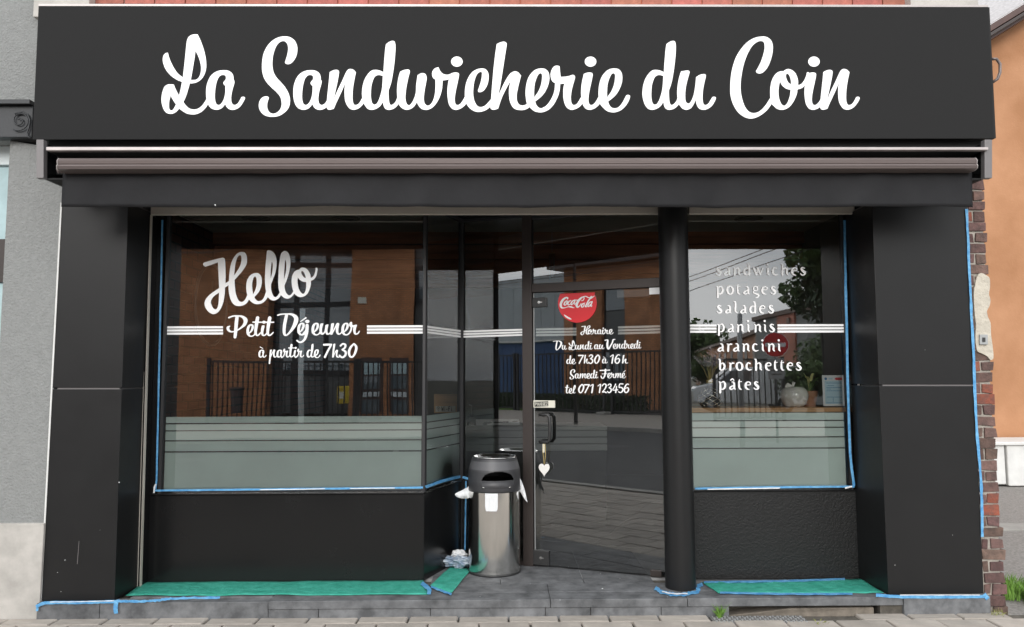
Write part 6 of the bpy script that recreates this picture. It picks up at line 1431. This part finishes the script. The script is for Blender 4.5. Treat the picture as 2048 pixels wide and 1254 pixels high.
# trees -----------------------------------------------------------
def tree(name, c, h_trunk, cr_, n, leaf, lb_, seed, mats=('leaf', 'leaf2'), squash=.85):
    rr = random.Random(seed); t = thing(name, lb_, 'tree', (c[0], c[1], c[2]))
    tk = MB(); tk.tube([(0, 0, -.1), (.05, .03, h_trunk * .5), (0, 0, h_trunk), (.1, 0, h_trunk + cr_ * .6)], [.2, .15, .12, .06], 10)
    tips = []
    for i in range(16):
        a = i * 2.39996; el = rr.uniform(-.2, 1.1); L_ = cr_ * rr.uniform(.55, .92)
        b = Vector((0, 0, h_trunk * rr.uniform(.8, 1.1))); e = Vector((0, 0, h_trunk + cr_ * .5)) + Vector((math.cos(a) * math.cos(el), math.sin(a) * math.cos(el), math.sin(el) * squash)) * L_
        tk.tube([b, b.lerp(e, .5) + Vector((0, 0, .15)), e], [.06, .035, .012], 6); tips.append(e); tips.append(b.lerp(e, .65))
    tk.build('trunk', M['bark'], t)
    for mi_, m_ in enumerate(mats):
        lf = MB()
        for tp in tips[mi_::len(mats)]:
            R_ = cr_ * rr.uniform(.24, .42)
            for _ in range(n // len(tips)):
                d = Vector((rr.gauss(0, 1), rr.gauss(0, 1), rr.gauss(0, .8))); d = d.normalized() * R_ * rr.uniform(.35, 1) ** .5
                p_ = tp + d; u_ = Vector((rr.gauss(0, 1), rr.gauss(0, 1), rr.gauss(0, 1))).normalized(); w_ = u_.cross(Vector((rr.gauss(0, 1), rr.gauss(0, 1), rr.gauss(0, 1)))).normalized(); s_ = leaf * rr.uniform(.6, 1.2)
                lf.add([p_ - u_ * s_, p_ + w_ * s_ * .55 - u_ * s_ * .2, p_ + u_ * s_, p_ - w_ * s_ * .55 - u_ * s_ * .2], [(0, 1, 2, 3)])
        lf.build('crown', M[m_], t)
    return t
tc_ = mw(1700, 548, -13.2)
tree('maple_tree', (tc_.x, -13.2, 0), tc_.z - 1.1, 1.9, 9000, .11, 'broad leaved green tree hanging over the no entry sign', 3)
for i, (px, Y_, h_, r_, lb_) in enumerate(((1655, -26, 1.2, 1.5, 'bushy green shrub tree before the grey gable'), (1408, -40, 1.0, 1.4, 'small dark tree at the far end of the brick row'), (1618, -24, .6, 1.1, 'low green bush at the foot of the grey gable'))):
    p_ = mw(px, 780, Y_); tree('bush_tree', (p_.x, Y_, 0), h_, r_, 3500, .09, lb_, 20 + i)
for i, (x_, lb_) in enumerate(((27, 'far green tree on the skyline nearest the end of the brick row'), (48, 'far green tree on the skyline behind the maple tree'))):
    tree('distant_tree', (x_, -105, 0), 3, 5.5, 2600, .5, lb_, 40 + i)
hd = MB(); rr = random.Random(9)
for _ in range(9000):
    p_ = Vector((rr.uniform(d2 - 8, d2 + 1), FY - rr.uniform(.6, 1.4), rr.uniform(0, .75))); s_ = .05; u_ = Vector((rr.gauss(0, 1), rr.gauss(0, 1), rr.gauss(0, 1))).normalized(); w_ = u_.cross(Vector((rr.gauss(0, 1), rr.gauss(0, 1), rr.gauss(0, 1)))).normalized()
    hd.add([p_ - u_ * s_, p_ + w_ * s_, p_ + u_ * s_, p_ - w_ * s_], [(0, 1, 2, 3)])
tag(hd.build('hedge', M['leaf2']), 'low dark hedge behind the railing of the blue hall', 'hedge', kind='stuff')
